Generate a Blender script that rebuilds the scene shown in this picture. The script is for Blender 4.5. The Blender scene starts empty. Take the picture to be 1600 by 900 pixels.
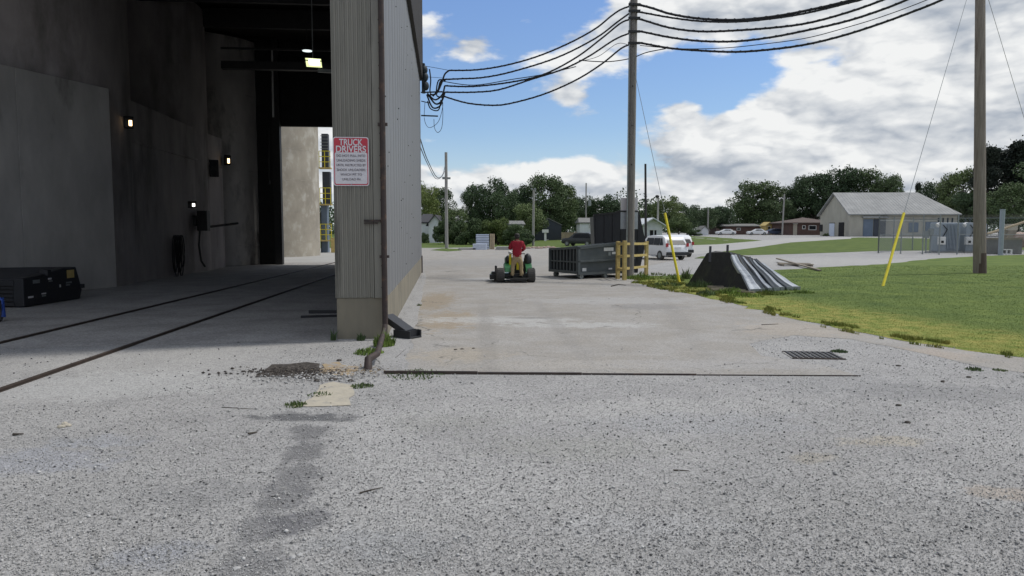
import bpy, bmesh, math, random
import numpy as np
from mathutils import Vector, Matrix, noise
random.seed(7); rng = np.random.default_rng(7)
S = bpy.context.scene
COL = S.collection
R = math.radians
# ---------------------------------------------------------------- camera
H = 2.1; F = 1150.0; PITCH = math.atan(90 / F)
cam_d = bpy.data.cameras.new("camera"); cam = bpy.data.objects.new("camera", cam_d); COL.objects.link(cam)
cam.location = (0, 0, H); cam.rotation_euler = (math.pi / 2 - PITCH, 0, 0)
cam_d.sensor_width = 36; cam_d.lens = 36 * F / 1600; cam_d.clip_start = .05; cam_d.clip_end = 6000
S.camera = cam
S.view_settings.view_transform = 'Standard'; S.view_settings.look = 'None'
S.view_settings.exposure = 0.0; S.view_settings.gamma = 1
# ---------------------------------------------------------------- sun and sky
SUN_EL, SUN_AZ = R(58), R(72)          # azimuth measured from +Y towards +X
sd = bpy.data.lights.new("sun", 'SUN'); so = bpy.data.objects.new("sun", sd); COL.objects.link(so)
sd.energy = 2.6; sd.angle = R(5); sd.color = (1, .96, .9)
sdir = Vector((math.cos(SUN_EL) * math.sin(SUN_AZ), math.cos(SUN_EL) * math.cos(SUN_AZ), math.sin(SUN_EL)))
so.rotation_euler = sdir.to_track_quat('Z', 'Y').to_euler(); so.location = (0, 0, 60)
W = bpy.data.worlds.new("World"); S.world = W; W.use_nodes = True
def world():
    nt = W.node_tree; N = nt.nodes; L = nt.links; N.clear()
    out = N.new('ShaderNodeOutputWorld'); bg = N.new('ShaderNodeBackground'); bg.inputs[1].default_value = .1
    L.new(bg.outputs[0], out.inputs[0])
    sky = N.new('ShaderNodeTexSky'); sky.sky_type = 'NISHITA'; sky.sun_disc = False
    sky.sun_elevation = SUN_EL; sky.sun_rotation = SUN_AZ; sky.air_density = 1; sky.dust_density = .3; sky.ozone_density = 3
    tc = N.new('ShaderNodeTexCoord')
    def math_(op, a, b=None, clamp=False):
        n = N.new('ShaderNodeMath'); n.operation = op; n.use_clamp = clamp
        for i, v in enumerate((a, b)):
            if v is None: continue
            if isinstance(v, (int, float)): n.inputs[i].default_value = v
            else: L.new(v, n.inputs[i])
        return n.outputs[0]
    def mapping(sc, lc):
        n = N.new('ShaderNodeMapping'); n.inputs['Scale'].default_value = sc; n.inputs['Location'].default_value = lc
        L.new(tc.outputs['Generated'], n.inputs[0]); return n.outputs[0]
    def nz(vec, scale, det, rough=.55, dist=0):
        n = N.new('ShaderNodeTexNoise'); n.inputs['Scale'].default_value = scale; n.inputs['Detail'].default_value = det
        n.inputs['Roughness'].default_value = rough; n.inputs['Distortion'].default_value = dist; L.new(vec, n.inputs['Vector']); return n.outputs[0]
    def ramp(v, a, b, c0=(0, 0, 0, 1), c1=(1, 1, 1, 1), ease='EASE'):
        n = N.new('ShaderNodeValToRGB'); n.color_ramp.interpolation = ease
        n.color_ramp.elements[0].position = a; n.color_ramp.elements[1].position = b
        n.color_ramp.elements[0].color = c0; n.color_ramp.elements[1].color = c1; L.new(v, n.inputs[0]); return n.outputs[0]
    def mix(f, a, b):
        n = N.new('ShaderNodeMix'); n.data_type = 'RGBA'
        for s, v in ((0, f), (6, a), (7, b)):
            if isinstance(v, (int, float)): n.inputs[s].default_value = v
            elif isinstance(v, tuple): n.inputs[s].default_value = v
            else: L.new(v, n.inputs[s])
        return n.outputs[2]
    bn_ = N.new('ShaderNodeVectorMath'); bn_.operation = 'NORMALIZE'; L.new(mapping((1, 1, 2.2), (0, 0, 0)), bn_.inputs[0])
    def blob(px, py, r):          # soft cap round a direction of the sky
        y = 1.0; x = (px - 800) / F; z = (360 - py) / F
        d = Vector((x, y, z * 2.2)).normalized()
        n = bn_
        m = N.new('ShaderNodeVectorMath'); m.operation = 'DISTANCE'; L.new(n.outputs[0], m.inputs[0]); m.inputs[1].default_value = d
        mr = N.new('ShaderNodeMapRange'); mr.interpolation_type = 'SMOOTHSTEP'; L.new(m.outputs['Value'], mr.inputs[0])
        mr.inputs[1].default_value = 0; mr.inputs[2].default_value = r; mr.inputs[3].default_value = 1; mr.inputs[4].default_value = 0
        return mr.outputs[0]
    off = (3.1, 1.7, .4)
    def billow(vec, scale):
        n = N.new('ShaderNodeTexVoronoi'); n.feature = 'F1'; n.inputs['Scale'].default_value = scale
        n.inputs['Detail'].default_value = 2; n.inputs['Roughness'].default_value = .55; n.inputs['Lacunarity'].default_value = 2.2; n.normalize = True
        L.new(vec, n.inputs['Vector']); return math_('SUBTRACT', 1, n.outputs['Distance'])
    P1 = mapping((1, 1, 2.3), off)
    wn = N.new('ShaderNodeTexNoise'); wn.inputs['Scale'].default_value = 9; wn.inputs['Detail'].default_value = 4; L.new(P1, wn.inputs['Vector'])
    wa_ = N.new('ShaderNodeVectorMath'); wa_.operation = 'MULTIPLY_ADD'; L.new(wn.outputs['Color'], wa_.inputs[0]); wa_.inputs[1].default_value = (.11, .11, .11); L.new(P1, wa_.inputs[2]); Pw = wa_.outputs[0]
    def shift(p, d):
        a = N.new('ShaderNodeVectorMath'); a.operation = 'ADD'; L.new(p, a.inputs[0]); a.inputs[1].default_value = d; return a.outputs[0]
    big = nz(P1, 6.0, 8, .56, .1)
    low = nz(P1, 6.0, 3, .5, .1); low2 = nz(shift(P1, (.02, 0, .065)), 6.0, 3, .5, .1)
    bl = billow(Pw, 11); bl2 = billow(shift(Pw, (.010, 0, .020)), 11)
    sep = N.new('ShaderNodeSeparateXYZ'); L.new(tc.outputs['Generated'], sep.inputs[0])
    v = math_('ADD', big, math_('MULTIPLY', math_('SUBTRACT', bl, .66), .34))
    v = math_('ADD', v, .035)
    for px, py, r, s in ((760, 30, .30, -.24), (730, 150, .2, -.16), (880, 30, .16, -.12), (800, 200, .18, -.06), (1160, 112, .15, -.20), (1060, 150, .15, -.26), (1275, 112, .12, -.26), (1110, 165, .12, -.12), (985, 130, .14, -.14), (740, 235, .16, -.16), (900, 215, .10, -.10), (1000, 200, .08, -.10), (680, 60, .10, .16), (735, 85, .06, .22), (818, 40, .03, .12),
                         (850, 105, .12, .30), (880, 170, .10, .10), (1180, 230, .20, .16), (1120, 215, .05, -.10), (960, 250, .10, -.12), (1330, 175, .06, -.10), (1230, 300, .08, -.10), (1230, 95, .05, .14), (1060, 172, .06, .24), (1480, 120, .42, .22), (1330, 20, .22, .16), (960, 60, .12, .20), (1060, 10, .2, .14), (720, 320, .25, .10), (860, 240, .2, -.08), (1080, 90, .10, -.06), (1000, 300, .4, .12), (1480, 300, .5, .12), (1390, 210, .3, .1)):
        v = math_('ADD', v, math_('MULTIPLY', blob(px, py, r), s))
    mask = ramp(v, .455, .575)
    rel = math_('ADD', math_('MULTIPLY', math_('SUBTRACT', low, low2), 3.4), math_('MULTIPLY', math_('SUBTRACT', bl, bl2), 2.6))
    sh = math_('ADD', math_('ADD', rel, .56), math_('MULTIPLY', math_('SUBTRACT', nz(P1, 11, 6, .62), .5), 2.2))
    sh = math_('ADD', sh, math_('MULTIPLY', math_('SUBTRACT', bl, .66), 1.5))
    for px, py, r, s in ((1440, 120, .26, -.22), (1290, 130, .10, -.14), (1540, 60, .3, -.10), (1370, 75, .10, .5), (1150, 190, .2, .22), (870, 105, .12, .3), (1010, 60, .14, .15), (1280, 220, .25, .12), (1100, 320, .3, -.1)):
        sh = math_('ADD', sh, math_('MULTIPLY', blob(px, py, r), s))
    sh = math_('MULTIPLY', math_('ADD', sh, .35), .7)
    cl = ramp(sh, .0, 1.0, (3.7, 4.2, 4.95, 1), (8.9, 9.0, 9.0, 1), 'LINEAR')
    tint = mix(ramp(sep.outputs[2], .0, .45), (.98, 1.06, 1.15, 1), (.75, 1.02, 1.4, 1))
    sm = N.new('ShaderNodeMix'); sm.data_type = 'RGBA'; sm.blend_type = 'MULTIPLY'; sm.inputs[0].default_value = 1
    L.new(sky.outputs[0], sm.inputs[6]); L.new(tint, sm.inputs[7])
    veil = ramp(sep.outputs[2], .0, .14, (.55, .55, .55, 1), (.10, .10, .10, 1))
    base = mix(veil, sm.outputs[2], (6.6, 7.4, 8.2, 1))
    col = mix(mask, base, cl)
    L.new(col, bg.inputs[0])
world()
W.cycles.sampling_method = 'MANUAL'; W.cycles.sample_map_resolution = 512
# ---------------------------------------------------------------- helpers: pixels to places
def sstep(a, b, t):
    t = min(1, max(0, (t - a) / (b - a))); return t * t * (3 - 2 * t)
def T(x, y):
    return 1.0 * sstep(50, 150, y) * sstep(0, 38, x)
cp, sp = math.cos(PITCH), math.sin(PITCH)
def ray(px, py):
    a = (px - 800) / F; b = -(py - 450) / F
    return Vector((a, cp + b * sp, -sp + b * cp))
def P(px, py, Y):
    d = ray(px, py); return Vector((0, 0, H)) + d * (Y / d.y)
def at(px, py):
    d = ray(px, py); o = Vector((0, 0, H)); t = 2.0
    while t < 900:
        p = o + d * t
        if p.z <= T(p.x, p.y): break
        t *= 1.01
    lo, hi = t / 1.01, t
    for _ in range(20):
        m = (lo + hi) / 2; p = o + d * m
        if p.z <= T(p.x, p.y): hi = m
        else: lo = m
    p = o + d * hi; p.z = T(p.x, p.y); return p
def gD(px, Y):          # ground point at depth Y under pixel column px
    d = ray(px, 400); x = d.x / d.y * Y; return Vector((x, Y, T(x, Y)))
def inplane(px, py, A, B):   # where the ray meets the vertical plane through A and B
    d = ray(px, py); n = Vector((B.y - A.y, A.x - B.x, 0)); o = Vector((0, 0, H))
    return o + d * ((A - o).dot(n) / d.dot(n))
# ---------------------------------------------------------------- materials
M = {}
def mat(name, c1, c2=None, scale=6, rough=.8, bump=.15, metal=0, stretch=(1, 1, 1), detail=6, rnd=0, bscale=None, spec=None, c3=None, s3=1.2, t3=(.55, .7), coords='Object', bdist=.02):
    m = bpy.data.materials.new(name); m.use_nodes = True; M[name] = m
    nt = m.node_tree; N = nt.nodes; L = nt.links; b = N['Principled BSDF']
    b.inputs['Roughness'].default_value = rough; b.inputs['Metallic'].default_value = metal
    if spec is not None: b.inputs['Specular IOR Level'].default_value = spec
    tc = N.new('ShaderNodeTexCoord'); mp = N.new('ShaderNodeMapping'); mp.inputs['Scale'].default_value = stretch
    L.new(tc.outputs[coords], mp.inputs[0])
    n = N.new('ShaderNodeTexNoise'); n.inputs['Scale'].default_value = scale; n.inputs['Detail'].default_value = detail; n.inputs['Roughness'].default_value = .62
    L.new(mp.outputs[0], n.inputs['Vector'])
    r = N.new('ShaderNodeValToRGB'); r.color_ramp.elements[0].position = .32; r.color_ramp.elements[1].position = .68
    c2 = c2 or tuple(x * .8 for x in c1)
    r.color_ramp.elements[0].color = (*c2, 1); r.color_ramp.elements[1].color = (*c1, 1); L.new(n.outputs[0], r.inputs[0])
    col = r.outputs[0]
    if c3:
        n3 = N.new('ShaderNodeTexNoise'); n3.inputs['Scale'].default_value = s3; n3.inputs['Detail'].default_value = 8; n3.inputs['Roughness'].default_value = .65
        L.new(mp.outputs[0], n3.inputs['Vector'])
        r3 = N.new('ShaderNodeValToRGB'); r3.color_ramp.elements[0].position = t3[0]; r3.color_ramp.elements[1].position = t3[1]; L.new(n3.outputs[0], r3.inputs[0])
        mx = N.new('ShaderNodeMix'); mx.data_type = 'RGBA'; L.new(r3.outputs[0], mx.inputs[0]); L.new(col, mx.inputs[6]); mx.inputs[7].default_value = (*c3, 1); col = mx.outputs[2]
    if rnd:
        g = N.new('ShaderNodeNewGeometry'); mr = N.new('ShaderNodeMapRange'); mr.inputs[3].default_value = 1 - rnd; mr.inputs[4].default_value = 1 + rnd
        L.new(g.outputs['Random Per Island'], mr.inputs[0])
        hs = N.new('ShaderNodeHueSaturation'); L.new(col, hs.inputs['Color']); L.new(mr.outputs[0], hs.inputs['Value']); col = hs.outputs[0]
    if name.startswith('leaf'):      # each tree its own tone
        oi = N.new('ShaderNodeObjectInfo'); h2 = N.new('ShaderNodeHueSaturation'); L.new(col, h2.inputs['Color'])
        m1 = N.new('ShaderNodeMapRange'); m1.inputs[3].default_value = .72; m1.inputs[4].default_value = 1.3; L.new(oi.outputs['Random'], m1.inputs[0]); L.new(m1.outputs[0], h2.inputs['Value'])
        m2 = N.new('ShaderNodeMath'); m2.operation = 'MULTIPLY_ADD'; L.new(oi.outputs['Random'], m2.inputs[0]); m2.inputs[1].default_value = -.035; m2.inputs[2].default_value = .515; L.new(m2.outputs[0], h2.inputs['Hue'])
        col = h2.outputs[0]
    L.new(col, b.inputs['Base Color'])
    if bump:
        bn = N.new('ShaderNodeTexNoise'); bn.inputs['Scale'].default_value = bscale or scale * 4; bn.inputs['Detail'].default_value = 5
        L.new(mp.outputs[0], bn.inputs['Vector'])
        bp = N.new('ShaderNodeBump'); bp.inputs['Strength'].default_value = bump; bp.inputs['Distance'].default_value = bdist
        L.new(bn.outputs[0], bp.inputs['Height']); L.new(bp.outputs[0], b.inputs['Normal'])
    return m
def emit(name, c, s):
    m = bpy.data.materials.new(name); m.use_nodes = True; M[name] = m
    b = m.node_tree.nodes['Principled BSDF']; b.inputs['Base Color'].default_value = (.1, .1, .1, 1)
    b.inputs['Emission Color'].default_value = (*c, 1); b.inputs['Emission Strength'].default_value = s; return m
mat('concrete', (.30, .285, .25), (.22, .205, .18), 1.3, .92, .3, c3=(.13, .12, .10), s3=.9, stretch=(1, 1, .35))
mat('silo_concrete', (.43, .39, .385), (.25, .23, .225), .7, .92, .25, stretch=(1, 1, .35), c3=(.12, .11, .10), s3=.45, t3=(.5, .72))
mat('stained_silo', (.60, .57, .54), (.40, .38, .36), .8, .92, .25, stretch=(1, 1, .4), c3=(.07, .065, .06), s3=.6, t3=(.52, .7))  # base paler than the other silos, standing for light from the back doorway
mat('outdoor_silo', (.40, .365, .30), (.25, .225, .185), .55, .92, .3, c3=(.50, .485, .44), s3=1.1, t3=(.52, .80), stretch=(1, 1, .8), detail=10)
mat('block_concrete', (.54, .52, .49), (.38, .365, .345), .9, .92, .25, stretch=(1, 1, .4), c3=(.22, .21, .19), s3=.7)
mat('plinth', (.24, .215, .16), (.17, .155, .12), 1.6, .93, .4, stretch=(1, 1, .3), c3=(.11, .10, .08), s3=2.4)
mat('column_metal', (.245, .235, .20), (.185, .178, .15), 2.2, .62, .1, .15, stretch=(1.5, 1.5, .18), c3=(.11, .105, .09), s3=2)
mat('wall_metal', (.205, .21, .218), (.165, .17, .178), 1.2, .55, .1, .2, stretch=(1, 1, .2), c3=(.16, .16, .16), s3=1.5, t3=(.6, .8))
mat('shaded_brown_cladding', (.020, .015, .013), (.013, .010, .009), 2, .7, .1, stretch=(1, 1, .2))  # brown darkened to near black, its shade put into the colour
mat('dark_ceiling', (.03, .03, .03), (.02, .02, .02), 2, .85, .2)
mat('dark_steel', (.03, .029, .028), (.018, .018, .018), 5, .6, .1, .2)
mat('rust_pipe', (.060, .042, .037), (.035, .028, .026), 7, .7, .3, .2, c3=(.12, .07, .045), s3=5)
mat('rail_steel', (.075, .055, .045), (.045, .035, .03), 9, .6, .2, .4)
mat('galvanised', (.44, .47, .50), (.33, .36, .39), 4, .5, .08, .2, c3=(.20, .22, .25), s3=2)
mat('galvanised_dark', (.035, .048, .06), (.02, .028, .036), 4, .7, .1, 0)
mat('black_rubber', (.018, .018, .018), (.012, .012, .012), 20, .65, .2)
mat('cable_black', (.012, .013, .018), (.008, .009, .012), 30, .5, .2)
mat('black_plastic', (.02, .021, .024), (.013, .014, .016), 8, .45, .1)
mat('black_paint', (.016, .017, .022), (.011, .012, .015), 5, .5, .1, c3=(.04, .036, .034), s3=3, t3=(.6, .75))
mat('hood_black', (.022, .021, .020), (.011, .011, .011), 5, .9, .6, c3=(.045, .05, .026), s3=2.2, t3=(.52, .8))
mat('pole_wood', (.25, .23, .21), (.15, .14, .13), 3, .9, .7, stretch=(6, 6, .35), c3=(.08, .065, .055), s3=1.4, t3=(.55, .75))
mat('pole_brown', (.30, .26, .225), (.16, .135, .115), 3, .9, .7, stretch=(6, 6, .3), c3=(.07, .04, .03), s3=1.5)
mat('pole_tar', (.13, .095, .08), (.06, .042, .036), 3, .9, .7, stretch=(6, 6, .3))
mat('pole_far', (.33, .32, .30), (.24, .235, .22), 2, .9, .3, stretch=(4, 4, .3))
mat('weathered_wood', (.30, .26, .20), (.17, .15, .12), 3, .9, .6, stretch=(1, 1, 1))
mat('tan_wood', (.46, .37, .25), (.34, .27, .18), 3, .85, .3)
mat('yellow_paint', (.78, .66, .02), (.66, .54, .02), 4, .5, .1)
mat('guard_yellow', (.60, .46, .17), (.44, .33, .12), 6, .7, .3, c3=(.24, .17, .09), s3=5, t3=(.58, .75))
mat('white_paint', (.72, .72, .70), (.6, .6, .58), 4, .5, .08)
mat('car_white', (.78, .79, .8), (.74, .75, .76), 3, .25, 0)
mat('car_dark', (.025, .028, .032), (.02, .022, .026), 3, .25, 0)
mat('car_blue', (.08, .10, .15), (.06, .08, .12), 3, .28, 0)
mat('glass', (.014, .016, .02), (.01, .012, .015), 3, .35, 0, spec=.15)
mat('red_plastic', (.45, .02, .03), (.35, .015, .02), 4, .35, 0)
mat('sign_red', (.52, .035, .06), (.44, .03, .05), 3, .5, 0)
mat('sign_white', (.66, .64, .66), (.58, .56, .58), 3, .5, 0)
mat('sign_ink', (.10, .08, .10), (.14, .11, .13), 3, .5, 0)
mat('dumpster_green', (.098, .112, .116), (.070, .082, .086), 3, .6, .15, .1, c3=(.10, .105, .10), s3=2.5, t3=(.55, .8))
mat('mower_green', (.03, .16, .055), (.022, .12, .04), 4, .4, .05)
mat('tyre', (.05, .048, .045), (.085, .08, .075), 18, .9, .3)
mat('shirt_red', (.30, .012, .03), (.24, .01, .022), 9, .9, .3)
mat('khaki', (.36, .28, .16), (.27, .20, .11), 9, .9, .3)
mat('skin', (.45, .26, .18), (.38, .21, .15), 5, .6, .05)
mat('hair', (.012, .01, .01), (.02, .016, .014), 40, .7, .4)
mat('barn_wall', (.42, .405, .345), (.32, .305, .26), .8, .85, .15, stretch=(1, 1, .3))
mat('barn_roof', (.30, .305, .30), (.21, .215, .215), .5, .75, .1, c3=(.33, .34, .34), s3=.2)
mat('barn_blue', (.13, .17, .23), (.10, .14, .19), 1, .6, .1)
mat('house_white', (.66, .68, .70), (.54, .56, .58), 1, .8, .1)
mat('house_grey_blue', (.055, .062, .078), (.042, .05, .064), 1, .8, .1)
mat('shingle_dark', (.045, .045, .05), (.03, .03, .034), 3, .9, .3)
mat('shingle_grey', (.20, .20, .19), (.14, .14, .135), 3, .9, .3)
mat('shingle_brown', (.12, .09, .078), (.085, .065, .058), 3, .9, .3)
mat('brick_red', (.12, .072, .06), (.085, .052, .045), 2, .9, .2)
mat('dark_void', (.012, .012, .014), (.008, .008, .01), 3, .9, 0)
mat('transformer', (.30, .34, .38), (.25, .29, .33), 3, .5, .05)
mat('fence_steel', (.28, .30, .30), (.20, .22, .22), 8, .5, .1, .4)
mat('bark', (.07, .058, .045), (.04, .034, .028), 3, .95, .8, stretch=(2, 2, .5))
mat('leaf_dark', (.080, .128, .050), (.046, .078, .032), .5, .75, 0, rnd=.5, detail=3)
mat('leaf_mid', (.115, .165, .055), (.06, .095, .034), .5, .75, 0, rnd=.5, detail=3)
mat('leaf_light', (.165, .215, .055), (.09, .13, .034), .5, .75, 0, rnd=.4, detail=3)
mat('leaf_pine', (.022, .034, .020), (.014, .021, .014), .5, .8, 0, rnd=.4, detail=3)
mat('weed', (.19, .27, .05), (.10, .16, .03), 6, .8, 0, rnd=.5)
mat('blue_plastic', (.03, .08, .35), (.02, .06, .28), 4, .4, 0)
mat('panel_bluewhite', (.62, .68, .78), (.5, .56, .68), 4, .5, .05)
mat('asphalt_patch', (.085, .072, .062), (.038, .032, .028), 26, .95, .9, c3=(.17, .15, .13), s3=16, t3=(.52, .62), bdist=.04)
mat('slab', (.44, .40, .32), (.36, .33, .27), 4, .93, .4, c3=(.26, .25, .23), s3=5)
mat('orange_dirt', (.40, .30, .17), (.26, .21, .15), 9, .95, .6, c3=(.3, .29, .28), s3=6, t3=(.5, .6))
mat('pale_road', (.36, .355, .335), (.30, .295, .28), .35, .9, .1)
mat('stone', (.41, .405, .395), (.29, .288, .28), 30, .9, 0, rnd=.45)
mat('black_chip', (.10, .10, .10), (.05, .05, .052), 30, .9, 0, rnd=.6)
mat('brick_rubble', (.28, .15, .11), (.4, .37, .33), 9, .9, .4)
emit('lamp_warm', (1, .68, .34), 5); emit('lamp_white', (1, .97, .86), 4); emit('lamp_green', (.85, .95, .45), 1.3); emit('lamp_dim', (.8, .9, .9), 1.2)

# ground shaders, all in metres of the place itself
def ground_mat(name, base, base2, sp_dark, blobs=(), fine=1.0, cracks=False, bump=.5):
    m = bpy.data.materials.new(name); m.use_nodes = True; M[name] = m
    nt = m.node_tree; N = nt.nodes; L = nt.links; b = N['Principled BSDF']; b.inputs['Roughness'].default_value = .95
    b.inputs['Specular IOR Level'].default_value = .2
    g = N.new('ShaderNodeNewGeometry'); pos = g.outputs['Position']
    def nz(scale, det=5, rough=.6, dist=0, vec=None):
        n = N.new('ShaderNodeTexNoise'); n.inputs['Scale'].default_value = scale; n.inputs['Detail'].default_value = det
        n.inputs['Roughness'].default_value = rough; n.inputs['Distortion'].default_value = dist; L.new(vec or pos, n.inputs['Vector']); return n.outputs[0]
    def rp(v, a, c):
        n = N.new('ShaderNodeMapRange'); n.interpolation_type = 'SMOOTHSTEP'; L.new(v, n.inputs[0]); n.inputs[1].default_value = a; n.inputs[2].default_value = c; return n.outputs[0]
    def mix(f, a, c):
        n = N.new('ShaderNodeMix'); n.data_type = 'RGBA'
        for s, v in ((0, f), (6, a), (7, c)):
            if isinstance(v, (int, float)): n.inputs[s].default_value = v
            elif isinstance(v, tuple): n.inputs[s].default_value = (*v, 1)
            else: L.new(v, n.inputs[s])
        return n.outputs[2]
    def mul(a, c):
        n = N.new('ShaderNodeMath'); n.operation = 'MULTIPLY'
        for i, v in enumerate((a, c)):
            if isinstance(v, (int, float)): n.inputs[i].default_value = v
            else: L.new(v, n.inputs[i])
        return n.outputs[0]
    wob = nz(3.2, 8, .7); wob2 = nz(.9, 6)
    col = mix(rp(wob2, .35, .68), base, base2)
    col = mix(mul(rp(nz(.45, 4, .6, .6), .5, .7), .35), col, tuple(x * .8 for x in base))
    for (px, py, rx, ry, rot, c, amt) in blobs:
        c0 = at(px, py)
        mp = N.new('ShaderNodeMapping'); mp.vector_type = 'TEXTURE'; mp.inputs['Location'].default_value = (c0.x, c0.y, 0)
        mp.inputs['Rotation'].default_value = (0, 0, R(rot)); mp.inputs['Scale'].default_value = (rx, ry, 100); L.new(pos, mp.inputs[0])
        ln = N.new('ShaderNodeVectorMath'); ln.operation = 'LENGTH'; L.new(mp.outputs[0], ln.inputs[0])
        ad = N.new('ShaderNodeMath'); ad.operation = 'MULTIPLY_ADD'; L.new(wob, ad.inputs[0]); ad.inputs[1].default_value = 2.8; L.new(ln.outputs['Value'], ad.inputs[2])
        f = N.new('ShaderNodeMapRange'); f.interpolation_type = 'SMOOTHSTEP'; L.new(ad.outputs[0], f.inputs[0])
        f.inputs[1].default_value = 1.85; f.inputs[2].default_value = 2.45; f.inputs[3].default_value = amt; f.inputs[4].default_value = 0
        col = mix(f.outputs[0], col, c)
    if cracks:
        wv = N.new('ShaderNodeTexNoise'); wv.inputs['Scale'].default_value = 1.3; wv.inputs['Detail'].default_value = 6; L.new(pos, wv.inputs['Vector'])
        wa = N.new('ShaderNodeVectorMath'); wa.operation = 'MULTIPLY_ADD'; L.new(wv.outputs['Color'], wa.inputs[0]); wa.inputs[1].default_value = (1.6, 1.6, 0); L.new(pos, wa.inputs[2])
        cv = N.new('ShaderNodeTexVoronoi'); cv.feature = 'DISTANCE_TO_EDGE'; cv.inputs['Scale'].default_value = .22; L.new(wa.outputs[0], cv.inputs['Vector'])
        ck = N.new('ShaderNodeMapRange'); L.new(cv.outputs['Distance'], ck.inputs[0]); ck.inputs[1].default_value = .0; ck.inputs[2].default_value = .006; ck.inputs[3].default_value = .8; ck.inputs[4].default_value = 0
        gate = rp(nz(.8, 3), .47, .58); col = mix(mul(ck.outputs[0], gate), col, (.09, .085, .078))
    # speckle of small stones: three sizes
    vo = N.new('ShaderNodeTexVoronoi'); vo.inputs['Scale'].default_value = 62 * fine; vo.inputs['Randomness'].default_value = 1; L.new(pos, vo.inputs['Vector'])
    sx = N.new('ShaderNodeSeparateXYZ'); L.new(vo.outputs['Color'], sx.inputs[0])
    hs = N.new('ShaderNodeHueSaturation'); L.new(col, hs.inputs['Color'])
    mr = N.new('ShaderNodeMapRange'); L.new(sx.outputs[0], mr.inputs[0]); mr.inputs[3].default_value = 1 - .38 * sp_dark; mr.inputs[4].default_value = 1 + .30 * sp_dark
    L.new(mr.outputs[0], hs.inputs['Value']); col = hs.outputs[0]
    pits = mul(rp(nz(24 * fine, 4, .7), .60, .70), .62 * sp_dark)
    col = mix(pits, col, tuple(x * .32 for x in base))
    pits2 = mul(rp(nz(75 * fine, 2, .6), .60, .68), .55 * sp_dark)
    col = mix(pits2, col, tuple(x * .3 for x in base))
    L.new(col, b.inputs['Base Color'])
    bn = nz(45 * fine, 4, .7); bp = N.new('ShaderNodeBump'); bp.inputs['Strength'].default_value = bump; bp.inputs['Distance'].default_value = .012
    L.new(bn, bp.inputs['Height']); L.new(bp.outputs[0], b.inputs['Normal'])
    return m
GB = (.345, .34, .332)
ground_mat('gravel', GB, (.30, .296, .29), .8, blobs=(
    (800, 760, 1.8, 1.0, 10, (.375, .37, .36), .6), (1250, 800, 2.0, .6, -10, (.30, .295, .285), .5), (600, 690, .5, 2.2, 15, (.37, .365, .355), .6), (950, 640, 3, .6, 5, (.38, .375, .362), .6), (1150, 740, .4, 2.6, -25, (.30, .297, .29), .55), (1330, 700, .4, 3.0, -25, (.305, .30, .29), .5), (200, 780, .9, .5, 0, (.30, .297, .29), .5),
    (475, 652, .72, .26, 0, (.085, .087, .092), .8), (485, 675, .26, .4, 0, (.10, .10, .105), .6), (478, 705, .24, .45, 0, (.10, .10, .105), .65), (465, 745, .25, .48, 12, (.12, .12, .125), .65), (438, 785, .25, .42, 14, (.13, .13, .135), .65), (412, 830, .24, .38, 14, (.14, .14, .145), .6), (470, 815, .22, .40, -10, (.11, .11, .12), .7), (390, 880, .28, .3, 0, (.15, .15, .155), .6), (330, 770, .5, .4, 0, (.22, .22, .22), .5), (900, 700, 1.2, .5, 0, (.30, .30, .275), .5), (700, 660, .8, .5, 0, (.29, .29, .27), .5), (1000, 820, .8, .3, 0, (.37, .37, .37), .5),
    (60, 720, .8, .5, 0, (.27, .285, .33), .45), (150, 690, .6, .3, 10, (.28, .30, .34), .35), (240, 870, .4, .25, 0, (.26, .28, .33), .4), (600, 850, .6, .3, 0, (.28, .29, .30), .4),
    (250, 560, 2.5, 2.2, 0, (.40, .395, .38), .5), (200, 600, 2.0, 1.2, 0, (.41, .41, .40), .6), (1300, 600, 1.6, 1.0, 0, (.26, .26, .26), .4),
    (1480, 615, 1.6, .7, 0, (.21, .21, .21), .5), (1380, 690, .5, .2, 0, (.38, .34, .27), .6), (1560, 770, .3, .2, 0, (.34, .28, .22), .5), (1270, 715, .3, .2, 0, (.33, .30, .24), .5), (1100, 660, 1.5, .6, 0, (.32, .325, .33), .5),
    (1300, 408, 9, 9, 0, (.38, .375, .36), .7)))
ground_mat('dusty_road', (.295, .278, .252), (.335, .323, .305), .5, fine=.8, bump=.3, cracks=True, blobs=(
    (700, 500, .9, 2.2, 0, (.30, .25, .185), .85), (680, 470, .8, 3.4, 0, (.28, .235, .175), .85), (720, 555, 1.0, .9, 0, (.35, .31, .25), .6),
    (770, 500, 2.4, .8, 0, (.42, .418, .405), .75), (900, 508, 2.0, .6, 0, (.415, .413, .40), .75), (960, 470, 3.4, 1.4, 0, (.36, .355, .345), .7),
    (1010, 480, 1.3, .9, 0, (.23, .225, .22), .6), (830, 497, .7, .25, 0, (.20, .195, .185), .6), (700, 432, 1.2, 2.0, 0, (.19, .18, .165), .55), (760, 436, 1.5, 1.0, 0, (.37, .37, .365), .7),
    (750, 410, 6, 7, 0, (.275, .27, .26), .8), (900, 437, 1.3, .7, 0, (.22, .215, .21), .5), (1250, 515, 1.5, 1.6, 0, (.36, .32, .27), .6), (1450, 553, .8, .8, 0, (.37, .32, .27), .6), (760, 520, .22, 9, 3, (.24, .23, .215), .45), (880, 520, .22, 9, 3, (.25, .24, .225), .4), (1060, 500, .3, 7, -8, (.25, .24, .225), .35), (950, 570, 2.5, .5, 0, (.36, .34, .31), .5), (1150, 570, 2.4, .6, 0, (.33, .325, .32), .5)))  # dark patch at the dumpster corner paints in its soft shadow
ground_mat('yard_asphalt', (.37, .36, .345), (.28, .27, .26), .6, fine=.5, bump=.1)
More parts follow.
